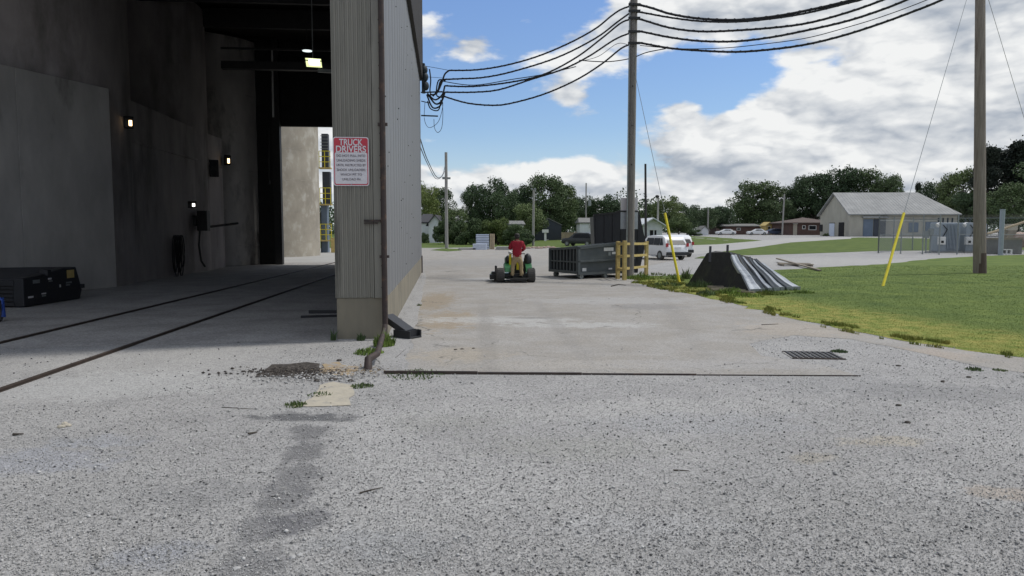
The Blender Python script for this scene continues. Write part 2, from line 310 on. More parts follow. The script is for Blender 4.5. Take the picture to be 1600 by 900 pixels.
def grass_mat(name, near_strip):
    m = bpy.data.materials.new(name); m.use_nodes = True; M[name] = m
    nt = m.node_tree; N = nt.nodes; L = nt.links; b = N['Principled BSDF']; b.inputs['Roughness'].default_value = .9; b.inputs['Specular IOR Level'].default_value = .1
    g = N.new('ShaderNodeNewGeometry')
    n = N.new('ShaderNodeTexNoise'); n.inputs['Scale'].default_value = .8; n.inputs['Detail'].default_value = 9; n.inputs['Roughness'].default_value = .7; L.new(g.outputs['Position'], n.inputs['Vector'])
    r = N.new('ShaderNodeValToRGB'); r.color_ramp.elements[0].position = .35; r.color_ramp.elements[1].position = .65
    r.color_ramp.elements[0].color = (.052, .080, .022, 1); r.color_ramp.elements[1].color = (.100, .132, .034, 1); L.new(n.outputs[0], r.inputs[0]); col = r.outputs[0]
    if near_strip:            # the strip of dry, yellowish grass that follows the edge of the gravel
        a, c = at(1130, 470), at(1600, 559); k = (c.x - a.x) / (c.y - a.y)
        s = N.new('ShaderNodeSeparateXYZ'); L.new(g.outputs['Position'], s.inputs[0])
        m1 = N.new('ShaderNodeMath'); m1.operation = 'MULTIPLY_ADD'; L.new(s.outputs[1], m1.inputs[0]); m1.inputs[1].default_value = -k; L.new(s.outputs[0], m1.inputs[2])
        m2 = N.new('ShaderNodeMath'); m2.operation = 'MULTIPLY_ADD'; L.new(n.outputs[0], m2.inputs[0]); m2.inputs[1].default_value = 2.6; L.new(m1.outputs[0], m2.inputs[2])
        mr = N.new('ShaderNodeMapRange'); mr.interpolation_type = 'SMOOTHSTEP'; L.new(m2.outputs[0], mr.inputs[0])
        e = a.x - k * a.y + 1.3; mr.inputs[1].default_value = e + 1.3; mr.inputs[2].default_value = e + 3.2; mr.inputs[3].default_value = .9; mr.inputs[4].default_value = 0
        mx = N.new('ShaderNodeMix'); mx.data_type = 'RGBA'; L.new(mr.outputs[0], mx.inputs[0]); L.new(col, mx.inputs[6])
        n2 = N.new('ShaderNodeTexNoise'); n2.inputs['Scale'].default_value = 2.5; n2.inputs['Detail'].default_value = 6; L.new(g.outputs['Position'], n2.inputs['Vector'])
        r2 = N.new('ShaderNodeValToRGB'); r2.color_ramp.elements[0].position = .4; r2.color_ramp.elements[1].position = .62
        r2.color_ramp.elements[0].color = (.115, .145, .032, 1); r2.color_ramp.elements[1].color = (.21, .195, .055, 1); L.new(n2.outputs[0], r2.inputs[0]); L.new(r2.outputs[0], mx.inputs[7])
        col = mx.outputs[2]
    hs = N.new('ShaderNodeHueSaturation'); mr2 = N.new('ShaderNodeMapRange'); mr2.inputs[3].default_value = 1.0; mr2.inputs[4].default_value = 1.45
    L.new(g.outputs['Random Per Island'], mr2.inputs[0]); L.new(mr2.outputs[0], hs.inputs['Value']); L.new(col, hs.inputs['Color'])
    L.new((hs.outputs[0] if near_strip != 2 else col), b.inputs['Base Color'])
grass_mat('grass_near', 1); grass_mat('grass_far', 0)
mat('soil_grass', (.075, .105, .028), (.045, .07, .02), 1.5, .95, .5, coords='Object', c3=(.11, .095, .05), s3=1.0, t3=(.6, .75))

# ---------------------------------------------------------------- helpers: meshes
class MB:
    def __init__(s): s.v = []; s.f = []
    def add(s, vs, fs):
        o = len(s.v); s.v += [tuple(v) for v in vs]; s.f += [tuple(i + o for i in f) for f in fs]; return s
    def box(s, c, d, rz=0, mtx=None):
        x, y, z = (k / 2 for k in d)
        vs = [Vector((a * x, b * y, e * z)) for e in (-1, 1) for b in (-1, 1) for a in (-1, 1)]
        m = mtx or Matrix.Rotation(rz, 4, 'Z'); c = Vector(c)
        return s.add([m @ v + c for v in vs], [(0, 2, 3, 1), (4, 5, 7, 6), (0, 1, 5, 4), (1, 3, 7, 5), (3, 2, 6, 7), (2, 0, 4, 6)])
    def bb(s, x0, x1, y0, y1, z0, z1):
        return s.box(((x0 + x1) / 2, (y0 + y1) / 2, (z0 + z1) / 2), (x1 - x0, y1 - y0, z1 - z0))
    def bar(s, a, b, w, h=None):
        a, b = Vector(a), Vector(b); d = b - a; q = d.to_track_quat('Z', 'Y').to_matrix().to_4x4()
        return s.box((a + b) / 2, (w, h or w, d.length), mtx=q)
    def tube(s, pts, r, n=8, caps=True):
        pts = [Vector(p) for p in pts]; rs = r if isinstance(r, (list, tuple)) else [r] * len(pts); vs = []; fs = []
        up = Vector((0, 0, 1)) if abs((pts[-1] - pts[0]).normalized().z) < .9 else Vector((1, 0, 0))
        for i, p in enumerate(pts):
            t = (pts[min(i + 1, len(pts) - 1)] - pts[max(i - 1, 0)]).normalized()
            a = t.cross(up); a = a.normalized() if a.length > 1e-5 else Vector((1, 0, 0)); b = t.cross(a).normalized()
            for k in range(n):
                an = 2 * math.pi * k / n; vs.append(p + (a * math.cos(an) + b * math.sin(an)) * rs[i])
        for i in range(len(pts) - 1):
            for k in range(n):
                k2 = (k + 1) % n; fs.append((i * n + k, i * n + k2, (i + 1) * n + k2, (i + 1) * n + k))
        if caps: fs += [tuple(range(n)), tuple(range((len(pts) - 1) * n + n - 1, (len(pts) - 1) * n - 1, -1))]
        return s.add(vs, fs)
    def cyl(s, a, b, r, n=16, r2=None): return s.tube([a, b], [r, r if r2 is None else r2], n)
    def prism(s, poly, z0, z1):      # poly in xy
        n = len(poly); vs = [(p[0], p[1], z0) for p in poly] + [(p[0], p[1], z1) for p in poly]
        return s.add(vs, [tuple(range(n - 1, -1, -1)), tuple(range(n, 2 * n))] + [(i, (i + 1) % n, n + (i + 1) % n, n + i) for i in range(n)])
    def ext(s, poly, a, b, axis='x'):  # profile swept along an axis; poly pairs are the two other coordinates in order
        n = len(poly)
        f = {'x': lambda p, t: (t, p[0], p[1]), 'y': lambda p, t: (p[0], t, p[1]), 'z': lambda p, t: (p[0], p[1], t)}[axis]
        return s.add([f(p, a) for p in poly] + [f(p, b) for p in poly], [tuple(range(n - 1, -1, -1)), tuple(range(n, 2 * n))] + [(i, (i + 1) % n, n + (i + 1) % n, n + i) for i in range(n)])
    def ball(s, c, r, n=10, m=7, sc=(1, 1, 1)):
        vs = []; fs = []
        for i in range(m + 1):
            ph = math.pi * i / m
            for k in range(n):
                th = 2 * math.pi * k / n; vs.append((c[0] + r * sc[0] * math.sin(ph) * math.cos(th), c[1] + r * sc[1] * math.sin(ph) * math.sin(th), c[2] + r * sc[2] * math.cos(ph)))
        for i in range(m):
            for k in range(n): fs.append((i * n + k, (i + 1) * n + k, (i + 1) * n + (k + 1) % n, i * n + (k + 1) % n))
        return s.add(vs, fs)
    def torus(s, c, R_, r, axis=(0, 0, 1), n=24, k=8, sc=(1, 1)):
        q = Vector(axis).to_track_quat('Z', 'Y'); pts = []
        vs = []; fs = []
        for i in range(n):
            a = 2 * math.pi * i / n
            for j in range(k):
                b = 2 * math.pi * j / k; rr = R_ + r * math.cos(b)
                vs.append(q @ Vector((rr * math.cos(a) * sc[0], rr * math.sin(a) * sc[1], r * math.sin(b))) + Vector(c))
        for i in range(n):
            for j in range(k): fs.append((i * k + j, ((i + 1) % n) * k + j, ((i + 1) % n) * k + (j + 1) % k, i * k + (j + 1) % k))
        return s.add(vs, fs)
    def build(s, name, m, parent=None, smooth=False, bevel=0):
        me = bpy.data.meshes.new(name); me.from_pydata(s.v, [], s.f)
        bm = bmesh.new(); bm.from_mesh(me); bmesh.ops.recalc_face_normals(bm, faces=bm.faces); bm.to_mesh(me); bm.free()
        me.materials.append(M[m] if isinstance(m, str) else m)
        if smooth:
            me.shade_smooth() if hasattr(me, 'shade_smooth') else None
            if smooth == 'auto':
                me.set_sharp_from_angle(angle=R(35))
        o = bpy.data.objects.new(name, me); COL.objects.link(o)
        if parent: o.parent = parent
        if bevel:
            b = o.modifiers.new('bevel', 'BEVEL'); b.width = bevel; b.segments = 2; b.limit_method = 'ANGLE'
        return o
def tag(o, label=None, cat=None, group=None, kind=None):
    if label: o['label'] = label
    if cat: o['category'] = cat
    if group: o['group'] = group
    if kind: o['kind'] = kind
    return o
def thing(name, label, cat, loc=(0, 0, 0), rz=0, group=None):
    o = bpy.data.objects.new(name, None); COL.objects.link(o); o.location = loc; o.rotation_euler = (0, 0, rz); o.empty_display_size = .2
    return tag(o, label, cat, group)
def copy_obj(o, parent=None, **k):
    c = o.copy(); COL.objects.link(c)
    if parent is not None: c.parent = parent
    for ch in list(o.children): copy_obj(ch, c)
    return c
def np_mesh(name, V, Fc, m, smooth=False, k=3):
    me = bpy.data.meshes.new(name); nv, nf = len(V), len(Fc)
    me.vertices.add(nv); me.vertices.foreach_set('co', V.astype(np.float32).ravel())
    me.loops.add(nf * k); me.loops.foreach_set('vertex_index', Fc.astype(np.int32).ravel())
    me.polygons.add(nf); me.polygons.foreach_set('loop_start', np.arange(0, nf * k, k, dtype=np.int32))
    me.update(calc_edges=True); me.materials.append(M[m]); me.validate()
    return me
def inpoly(x, y, poly):
    c = np.zeros(x.shape, bool); n = len(poly)
    for i in range(n):
        x1, y1 = poly[i]; x2, y2 = poly[(i + 1) % n]
        if y1 == y2: continue
        c ^= ((y1 > y) != (y2 > y)) & (x < (x2 - x1) * (y - y1) / (y2 - y1) + x1)
    return c
def densify(pts, step=.4, jit=.12, cap=400):
    out = []
    for i in range(len(pts)):
        a, b = Vector(pts[i][:2]), Vector(pts[(i + 1) % len(pts)][:2]); d = (b - a).length
        dist = max(4, (a + b).length / 2); st = max(step, dist * .02); n = max(1, min(cap, int(d / st)))
        nrm = Vector((-(b - a).y, (b - a).x)).normalized() if d > 0 else Vector((0, 0))
        for k in range(n):
            p = a.lerp(b, k / n)
            if k: p = p + nrm * jit * (noise.noise(Vector((p.x * 1.7, p.y * 1.7, 3))) + .6 * noise.noise(Vector((p.x * 5, p.y * 5, 9))) + (.9 * noise.noise(Vector((p.x * 17, p.y * 17, 5))) if step < .15 else 0))
            out.append((p.x, p.y))
    return out
def sheet(name, pts, z, m, step=.4, jit=.12, kind='structure', parent=None):
    pl = densify(pts, step, jit) if step else [tuple(p[:2]) for p in pts]
    bm = bmesh.new(); vs = [bm.verts.new((x, y, 0)) for x, y in pl]; bm.faces.new(vs)
    ys = [p[1] for p in pl]; xs = [p[0] for p in pl]
    if max(ys) > 48:
        for yy in list(range(50, 160, 8)) + [170, 200, 260, 350]:
            if min(ys) < yy < max(ys): bmesh.ops.bisect_plane(bm, geom=bm.verts[:] + bm.edges[:] + bm.faces[:], plane_co=(0, yy, 0), plane_no=(0, 1, 0))
        for xx in range(0, 40, 5):
            if min(xs) < xx < max(xs): bmesh.ops.bisect_plane(bm, geom=bm.verts[:] + bm.edges[:] + bm.faces[:], plane_co=(xx, 0, 0), plane_no=(1, 0, 0))
    bmesh.ops.triangulate(bm, faces=bm.faces[:])
    for v in bm.verts: v.co.z = T(v.co.x, v.co.y) + z
    bmesh.ops.recalc_face_normals(bm, faces=bm.faces)
    for f in bm.faces:
        if f.normal.z < 0: f.normal_flip()
    me = bpy.data.meshes.new(name); bm.to_mesh(me); bm.free(); me.materials.append(M[m])
    o = bpy.data.objects.new(name, me); COL.objects.link(o)
    if kind: o['kind'] = kind
    return o
def px(*pts): return [at(*p) for p in pts]
# ---------------------------------------------------------------- the ground
def make_ground():
    xs = [-3000, -800, -200, -60, -20] + [i for i in range(0, 41, 4)] + [60, 200, 800, 3000]
    ys = [-200, -20, 0, 20, 40] + [48 + 6 * i for i in range(18)] + [200, 400, 1000, 3500]
    v = [(x, y, T(x, y)) for y in ys for x in xs]; n = len(xs)
    f = [(j * n + i, j * n + i + 1, (j + 1) * n + i + 1, (j + 1) * n + i) for j in range(len(ys) - 1) for i in range(n - 1)]
    MB().add(v, f).build('ground', 'gravel')['kind'] = 'structure'
make_ground()
road_pts = px((602, 583), (1340, 587), (1290, 572), (1190, 556), (1170, 538), (1240, 524), (1330, 530), (1420, 548), (1500, 566), (1640, 590), (1750, 600), (1750, 581), (1600, 560), (1400, 532),
              (1250, 502), (1130, 471), (1060, 457), (1000, 446), (990, 430), (1010, 416), (1075, 402), (1075, 396), (1000, 390)) + [gD(1000, 88), gD(650, 88)] + px((655, 400), (659, 426), (657, 440), (650, 470), (640, 510), (645, 545), (625, 565))
sheet('road', road_pts, .004, 'dusty_road')
# farther off everything that is not road is mown grass
sheet('far_grass', [(-1500, 88), gD(640, 88), gD(700, 89), gD(760, 92), gD(860, 90), gD(960, 91), gD(1010, 93), gD(1060, 92), gD(1120, 91), (33, 92), (44, 94), (62, 92), (300, 84), (1500, 84), (2500, 3000), (-2500, 3000)], .008, 'grass_far', step=2, jit=.3)
lawn_pts = px((986, 441), (1060, 456), (1130, 470), (1250, 501), (1400, 531), (1600, 559), (1850, 604)) + [(32, 18), (90, 26), (110, 62)] + px((1600, 398), (1530, 400), (1450, 405), (1380, 413), (1300, 417), (1230, 421), (1180, 424), (1100, 428), (1060, 430), (1012, 431))
lawn = sheet('lawn', lawn_pts, .006, 'grass_near', jit=.34)
mid_pts = px((1110, 398), (1170, 399), (1240, 397), (1300, 395), (1380, 392)) + [gD(1500, 73), (110, 80), (140, 100), gD(1560, 112), gD(1340, 128)] + px((1230, 379), (1180, 386), (1130, 391))
sheet('middle_lawn', mid_pts, .010, 'grass_far', step=1)
sheet('side_street', px((1000, 403), (1090, 398), (1130, 393), (1180, 387), (1235, 379), (1330, 373), (1330, 371), (1230, 372), (1180, 377), (1120, 382), (1060, 384), (1000, 387)), .014, 'pale_road', step=1, jit=.1)
sheet('verge', px((1095, 401), (1130, 399), (1170, 401), (1140, 404), (1085, 404)), .018, 'grass_far', step=.6)
sheet('back_street', [gD(1000, 151), gD(1240, 156), gD(1260, 160), gD(1000, 154)], .016, 'pale_road', step=3, jit=.1)
sheet('driveway', [gD(1215, 140), gD(1235, 148), gD(1250, 158), gD(1226, 158), gD(1212, 148)], .020, 'pale_road', step=3, jit=.1)
sheet('pale_verge_strip', [gD(650, 88.2), gD(700, 88.2), gD(860, 87), gD(1000, 88), gD(1000, 86), gD(860, 85), gD(655, 86)], .008, 'pale_road', step=1, jit=.1)
sheet('grass_island', px((672, 391), (700, 393), (722, 391.5), (716, 389), (690, 388)), .010, 'grass_far', step=.5)
sheet('gravel_fringe', px((604, 581), (640, 578), (632, 556), (640, 535), (652, 500), (660, 462), (666, 430), (662, 424), (657, 440), (640, 478), (605, 532), (585, 560)), .008, 'gravel', step=.2, jit=.08)
sheet('concrete_patch', px((458, 636), (548, 634), (556, 603), (520, 597), (500, 602), (488, 622)), .008, 'slab', step=.04, jit=.05)
sheet('broken_asphalt', px((398, 590), (500, 592), (508, 580), (500, 569), (425, 570), (408, 582)), .010, 'asphalt_patch', step=.03, jit=.14)
sheet('orange_dirt', px((500, 584), (556, 588), (560, 574), (530, 566), (503, 570)), .012, 'orange_dirt', step=.03, jit=.13)
sheet('shed_floor', [at(0, 545), at(525, 533), at(600, 470), gD(600, 48), gD(350, 48), gD(-200, 24)], .004, 'yard_asphalt', step=.5, jit=.15)
sheet('back_yard', [gD(300, 47.8), gD(620, 47.8), gD(640, 80), gD(250, 80)], .006, 'pale_road', step=0)

def grass_blades(name, poly, n, y0, y1, h, m, wmul=1.0, seed=1, clump=None):
    r = np.random.default_rng(seed); pl = [(p[0], p[1]) for p in poly]
    X = []; Y = []
    tot = 0
    while tot < n:
        u = r.random(n * 2); y = 1 / ((1 / y0) * (1 - u) + (1 / y1) * u); x = (r.random(n * 2) * 1.7 - .85) * y
        ok = inpoly(x, y, pl); X.append(x[ok]); Y.append(y[ok]); tot += ok.sum()
    x = np.concatenate(X)[:n]; y = np.concatenate(Y)[:n]
    if clump is not None:
        k = np.array([noise.noise(Vector((a * 1.6, b * .9, 4))) + .5 * noise.noise(Vector((a * 4, b * 3, 8))) for a, b in zip(x, y)]) > clump
        x, y = x[k], y[k]; n = len(x)
    d = y / 14
    hh = h * (0.5 + r.random(n)) * (1 + .25 * (d - 1)); w = .006 * d * wmul * (0.7 + .6 * r.random(n)); a = r.random(n) * 6.283
    lx = (r.random(n) - .5) * hh * 1.1; ly = (r.random(n) - .5) * hh * 1.1
    z = np.array([T(p, q) for p, q in zip(x, y)]) if y1 > 50 else np.zeros(n)
    V = np.empty((n, 3, 3)); V[:, 0] = np.c_[x - np.cos(a) * w, y - np.sin(a) * w, z]; V[:, 1] = np.c_[x + np.cos(a) * w, y + np.sin(a) * w, z]; V[:, 2] = np.c_[x + lx, y + ly, z + hh]
    me = np_mesh(name, V.reshape(-1, 3), np.arange(n * 3).reshape(-1, 3), m)
    o = bpy.data.objects.new(name, me); COL.objects.link(o); return o
tag(grass_blades('lawn_grass', densify(lawn_pts, .3, .3), 120000, 12, 44, .015, 'grass_near', seed=3), 'short mown grass of the lawn right of the gravel, yellowish along its edge', 'grass', kind='stuff')
edge_poly = px((986, 443), (1060, 459), (1130, 473), (1250, 505), (1400, 535), (1600, 563), (1720, 585), (1720, 570), (1600, 553), (1400, 525), (1250, 494), (1130, 462), (1180, 462), (1260, 462), (1240, 448), (1170, 458), (1090, 452), (1070, 440), (1060, 430), (1000, 426))
tag(grass_blades('edge_weeds', edge_poly, 26000, 12, 40, .07, 'grass_near', 1.2, seed=4, clump=.12), 'ragged taller weeds along the edge of the lawn and round the metal pile', 'weeds', kind='stuff')
def stones():
    n = 110000; r = np.random.default_rng(11)
    u = r.random(n * 3); y = 1 / ((1 / 3.9) * (1 - u) + (1 / 15.) * u); x = (r.random(n * 3) * 1.5 - .75) * y
    A, B = at(602, 583), at(1340, 587)
    road = np.array([(p[0], p[1]) for p in road_pts]); ok = ~inpoly(x, y, [tuple(p) for p in road]) | (r.random(n * 3) < .05) | ((y < 11.9) & (r.random(n * 3) < .45 * (11.9 - y)))
    ok &= ~inpoly(x, y, [tuple(p[:2]) for p in lawn_pts])
    c = [at(0, 600), at(430, 533)]; smooth = inpoly(x, y, [tuple(at(*p)[:2]) for p in ((-200, 640), (200, 625), (430, 560), (525, 533), (450, 500), (-200, 500))])
    ok &= ~(smooth & (r.random(n * 3) < .93))
    fl = inpoly(x, y, [tuple(at(*p)[:2]) for p in ((458, 636), (548, 634), (556, 603), (488, 622))]); ok &= ~(fl & (r.random(n * 3) < .9))
    x = x[ok][:n]; y = y[ok][:n]; n = len(x)
    s = .0028 + .0052 * r.random(n) ** 2.2 + (r.random(n) < .02) * .013 * r.random(n); s *= (.8 + y * .035)
    D = np.array([(1, 0, 0), (-1, 0, 0), (0, 1, 0), (0, -1, 0), (0, 0, 1), (0, 0, -1)], float)
    V = D[None] * (s[:, None, None]) * (0.7 + .6 * r.random((n, 6, 1))) + (r.random((n, 6, 3)) - .5) * s[:, None, None] * .5
    a = r.random(n) * 6.28; ca, sa = np.cos(a)[:, None], np.sin(a)[:, None]
    vx = V[:, :, 0] * ca - V[:, :, 1] * sa; vy = V[:, :, 0] * sa + V[:, :, 1] * ca
    V = np.stack([vx + x[:, None], vy + y[:, None], V[:, :, 2] * .75 + s[:, None] * .25 + .004], -1)
    F8 = np.array([(0, 2, 4), (2, 1, 4), (1, 3, 4), (3, 0, 4), (2, 0, 5), (1, 2, 5), (3, 1, 5), (0, 3, 5)])
    Fc = (F8[None] + (np.arange(n) * 6)[:, None, None]).reshape(-1, 3)
    o = bpy.data.objects.new('gravel_stones', np_mesh('gravel_stones', V.reshape(-1, 3), Fc, 'stone')); COL.objects.link(o)
    tag(o, 'loose pale grey gravel scattered over the foreground yard', 'gravel', kind='stuff')
stones()
def dark_chips():
    n = 5200; r = np.random.default_rng(23); u = r.random(n); y = 1 / ((1 / 3.9) * (1 - u) + (1 / 13.) * u); x = (r.random(n) * 1.5 - .75) * y
    ok = ~inpoly(x, y, [tuple(p[:2]) for p in road_pts]) & ~inpoly(x, y, [tuple(p[:2]) for p in lawn_pts])
    cl = np.array([noise.noise(Vector((a * 1.1, b * 1.1, 2))) for a, b in zip(x, y)]); ok &= (cl + .35 * r.random(n)) > .0
    x = x[ok]; y = y[ok]; n = len(x); s = (.004 + .010 * r.random(n) ** 3) * (.7 + .05 * y)
    D = np.array([(1, 0, 0), (-1, 0, 0), (0, 1, 0), (0, -1, 0), (0, 0, 1), (0, 0, -1)], float)
    V = D[None] * s[:, None, None] * (.6 + .8 * r.random((n, 6, 1))); V[:, :, 2] = V[:, :, 2] * .6 + s[:, None] * .2 + .005
    V[:, :, 0] += x[:, None]; V[:, :, 1] += y[:, None]
    F8 = np.array([(0, 2, 4), (2, 1, 4), (1, 3, 4), (3, 0, 4), (2, 0, 5), (1, 2, 5), (3, 1, 5), (0, 3, 5)])
    o = bpy.data.objects.new('dark_stone_chips', np_mesh('dark_stone_chips', V.reshape(-1, 3), (F8[None] + (np.arange(n) * 6)[:, None, None]).reshape(-1, 3), 'black_chip')); COL.objects.link(o)
    tag(o, 'dark chips of stone and asphalt scattered through the pale gravel', 'gravel', kind='stuff')
dark_chips()

# ---------------------------------------------------------------- the grain shed
C0 = at(603, 529); C1 = at(659, 426)
ax = (C1 - C0); RZ = -math.atan2(ax.x, ax.y); LEN = ax.length
BM = Matrix.Translation((C0.x, C0.y, 0)) @ Matrix.Rotation(RZ, 4, 'Z'); BI = BM.inverted()
def loc(p): return BI @ Vector((p[0], p[1], p[2] if len(p) > 2 else 0))
def bworld(x, y, z=0): return BM @ Vector((x, y, z))
shed = thing('unloading_shed', 'tall dark open shed of grey corrugated metal on a concrete plinth, left of the road', 'building', (C0.x, C0.y, 0), RZ)
colx0 = loc(at(527, 530)).x
PT = 9.45; TOP = 13.6; PL = .80
BACK = loc(gD(440, 45.6)).y
xL = loc(gD(444, 45.6)).x
MB().bb(colx0, 0, 0, .95, -.1, PL).build('concrete_base', 'plinth', shed, bevel=.015)
MB().bb(-.28, 0, .95, LEN, -.1, PL - .03).build('plinth_wall', 'plinth', shed, bevel=.015)
MB().bb(-.12, .05, LEN - .22, LEN + .02, -.05, PL + .05).build('plinth_end_post', 'rust_pipe', shed)
def corrug(x0, x1, y, z0, z1, pitch, depth, thick=.02):
    pts = []; n = int(round((x1 - x0) / pitch)); p = (x1 - x0) / n
    for i in range(n):
        a = x0 + i * p; pts += [(a, y), (a + p * .42, y), (a + p * .56, y - depth), (a + p * .86, y - depth)]
    pts.append((x1, y)); back = [(q[0], y + thick) for q in (pts[-1], pts[0])]
    return MB().ext(pts + back, z0, z1, 'z')
MB().bb(colx0 + .04, -.1, .03, .9, PL, TOP).build('column_core', 'dark_steel', shed)
corrug(colx0, -.20, -.01, PL + .004, TOP, .082, .022).build('corrugated_sheet', 'column_metal', shed)
MB().bb(colx0 - .012, colx0, -.035, .4, PL, TOP).build('edge_flashing', 'column_metal', shed)
MB().bb(-.197, -.035, -.045, 0, PL, TOP).build('corner_flashing', 'column_metal', shed)
for i in range(22):
    MB().cyl((-.06, -.046, 1.0 + i * .42), (-.06, -.055, 1.0 + i * .42), .013, 8).build('rivet', 'rust_pipe', shed)
z_latch = P(575, 345, 14.3).z
MB().bb(-.38, -.03, -.085, -.05, z_latch - .02, z_latch + .02).bb(-.38, -.12, -.08, -.05, z_latch - .06, z_latch - .035).build('latch_bar', 'rust_pipe', shed)
# side wall in separate ribbed panels
npan = 24; pw = LEN / npan
def panel(w, z0, z1):
    pr = [(0, 0), (w * .30, 0), (w * .34, .007), (w * .40, .007), (w * .44, 0), (w * .92, 0), (w * .94, .010), (w * .985, .010), (w, 0), (w, -.02), (0, -.02)]
    return MB().ext([(q[1], q[0]) for q in pr], z0, z1, 'z')
p0 = panel(pw - .004, PL - .025, PT).build('wall_panel', 'wall_metal', shed)
for i in range(npan):
    c = p0 if i == 0 else copy_obj(p0, shed)
    c.location = (random.uniform(-.004, .004), i * pw + .002, 0)
MB().bb(-.20, -.025, .3, LEN, PL - .03, TOP).build('wall_backing', 'dark_steel', shed)
u0 = panel(pw - .004, PT + .002, TOP).build('upper_panel', 'shaded_brown_cladding', shed)
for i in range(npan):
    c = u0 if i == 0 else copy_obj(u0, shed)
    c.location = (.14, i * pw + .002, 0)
MB().bb(-.02, .135, -.02, LEN, PT - .06, TOP - .01).build('eave_beam', 'shaded_brown_cladding', shed)
random.seed(5)
sc = MB()
for i in range(46):
    y = random.uniform(.1, LEN * .6); z = random.uniform(1, 9); sc.ball((.004, y, z), random.uniform(.012, .022), 6, 4)
o = sc.build('screw_heads', 'dark_steel', shed); o['kind'] = 'stuff'
# roof, unseen back and outer walls added to block light, front header
XO = -25.0
MB().bb(XO, .16, -.3, LEN + .1, TOP, TOP + .3).bb(XO, -2.1, LEN + .1, BACK + .4, TOP, TOP + .3).build('roof', 'shaded_brown_cladding', shed)
MB().bb(XO, colx0 + .02, -.1, .3, 11.2, TOP - .02).build('front_header', 'column_metal', shed)
MB().bb(XO - .3, XO, -12, BACK, 0, TOP).build('outer_light_blocker', 'dark_ceiling', shed)
MB().bb(XO, xL - .45, BACK, BACK + .3, 0, TOP - .02).build('back_light_blocker', 'dark_ceiling', shed)
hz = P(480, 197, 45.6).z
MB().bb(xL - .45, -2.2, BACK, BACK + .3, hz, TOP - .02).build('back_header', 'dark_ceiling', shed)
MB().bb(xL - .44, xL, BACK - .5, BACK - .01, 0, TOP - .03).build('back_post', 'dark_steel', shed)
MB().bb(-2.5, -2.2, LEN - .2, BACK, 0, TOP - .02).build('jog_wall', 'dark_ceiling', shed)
MB().bb(-2.2, 0, LEN - .24, LEN - .01, 0, TOP - .02).build('end_wall', 'wall_metal', shed)
bf = MB().bb(XO, -.25, -.12, .12, TOP - 1.0, TOP - .04)
b0 = bf.build('roof_beam', 'dark_steel', shed)
for k in range(6):
    c = b0 if k == 0 else copy_obj(b0, shed); c.location = (0, 4 + k * 4.4, 0)
MB().bb(-10.5, -3, BACK - 6, BACK - 5.6, 10.6, 11.0).bb(-10.5, -3, BACK - 6, BACK - 5.9, 11.6, 11.7).build('catwalk', 'dark_steel', shed)
# downpipe at the corner, bent at its foot
foot = loc(at(573, 576)); k1 = P(591, 512, 14.0); kl = loc(k1)
pipe = thing('downpipe', 'rusty brown downpipe at the shed corner, kicked out to the ground at its foot', 'pipe')
tp = [bworld(-.0, -.12, 12.5), bworld(-.0, -.12, 3), bworld(.0, -.12, 1.2), bworld(-.0, -.13, .30)]
MB().tube(tp, .055, 12).build('pipe_run', 'rust_pipe', pipe, smooth='auto')
f = at(575, 577)
MB().tube([bworld(-.0, -.13, .31), bworld(-.01, -.22, .20), Vector((f.x + .07, f.y + .40, .17)), Vector((f.x - .01, f.y + .08, .14)), Vector((f.x, f.y, -.02))], [.048, .048, .05, .06, .066], 12).build('pipe_foot', 'rust_pipe', pipe, smooth='auto')
for zz in (1.6, 4.1, 6.6):
    MB().box(bworld(-.0, -.09, zz), (.18, .10, .05), RZ).build('pipe_strap', 'rust_pipe', pipe)

# warning sign on the column
def text_mesh(s, size, m, parent, locn, name='lettering', width=None, ext=.0, bold=0):
    cu = bpy.data.curves.new('t', 'FONT'); cu.body = s; cu.size = size; cu.align_x = 'CENTER'; cu.align_y = 'CENTER'; cu.extrude = .0012; cu.offset = bold
    o = bpy.data.objects.new('t', cu); COL.objects.link(o); dg = bpy.context.evaluated_depsgraph_get()
    me = bpy.data.meshes.new_from_object(o.evaluated_get(dg)); bpy.data.objects.remove(o)
    co = np.empty(len(me.vertices) * 3); me.vertices.foreach_get('co', co); co = co.reshape(-1, 3)
    if width:
        co[:, 0] *= width / (co[:, 0].max() - co[:, 0].min())
    me.vertices.foreach_set('co', co.ravel()); me.materials.clear(); me.materials.append(M[m])
    q = bpy.data.objects.new(name, me); COL.objects.link(q); q.parent = parent; q.location = locn; q.rotation_euler = (math.pi / 2, 0, 0); return q
sA = P(521.5, 215, 14.2); sB = P(577.5, 291, 14.2); sw = (sB.x - sA.x); sh_ = sA.z - sB.z
sgl = loc(((sA.x + sB.x) / 2, 14.2, 0)); sgp = bworld(sgl.x, -.055, (sA.z + sB.z) / 2)
sign = thing('warning_sign', 'red and white truck drivers sign screwed to the corrugated column', 'sign', sgp, RZ)
def rrect(w, h, r, n=6):
    pts = []
    for cx, cy, a0 in ((w / 2 - r, h / 2 - r, 0), (-w / 2 + r, h / 2 - r, 90), (-w / 2 + r, -h / 2 + r, 180), (w / 2 - r, -h / 2 + r, 270)):
        for k in range(n + 1):
            a = R(a0 + 90 * k / n); pts.append((cx + r * math.cos(a), cy + r * math.sin(a)))
    return pts
MB().ext(rrect(sw, sh_, .05), 0, .006, 'y').build('sign_plate', 'sign_white', sign)
MB().ext(rrect(sw - .035, sh_ - .035, .04), -.002, 0.0005, 'y').build('border_line', 'sign_red', sign)
inner_h = sh_ * .655
MB().ext([(x, z - sh_ / 2 + inner_h / 2 + .032) for x, z in rrect(sw - .065, inner_h - .01, .03)], -.004, 0, 'y').build('text_panel', 'sign_white', sign)
ty = -.007
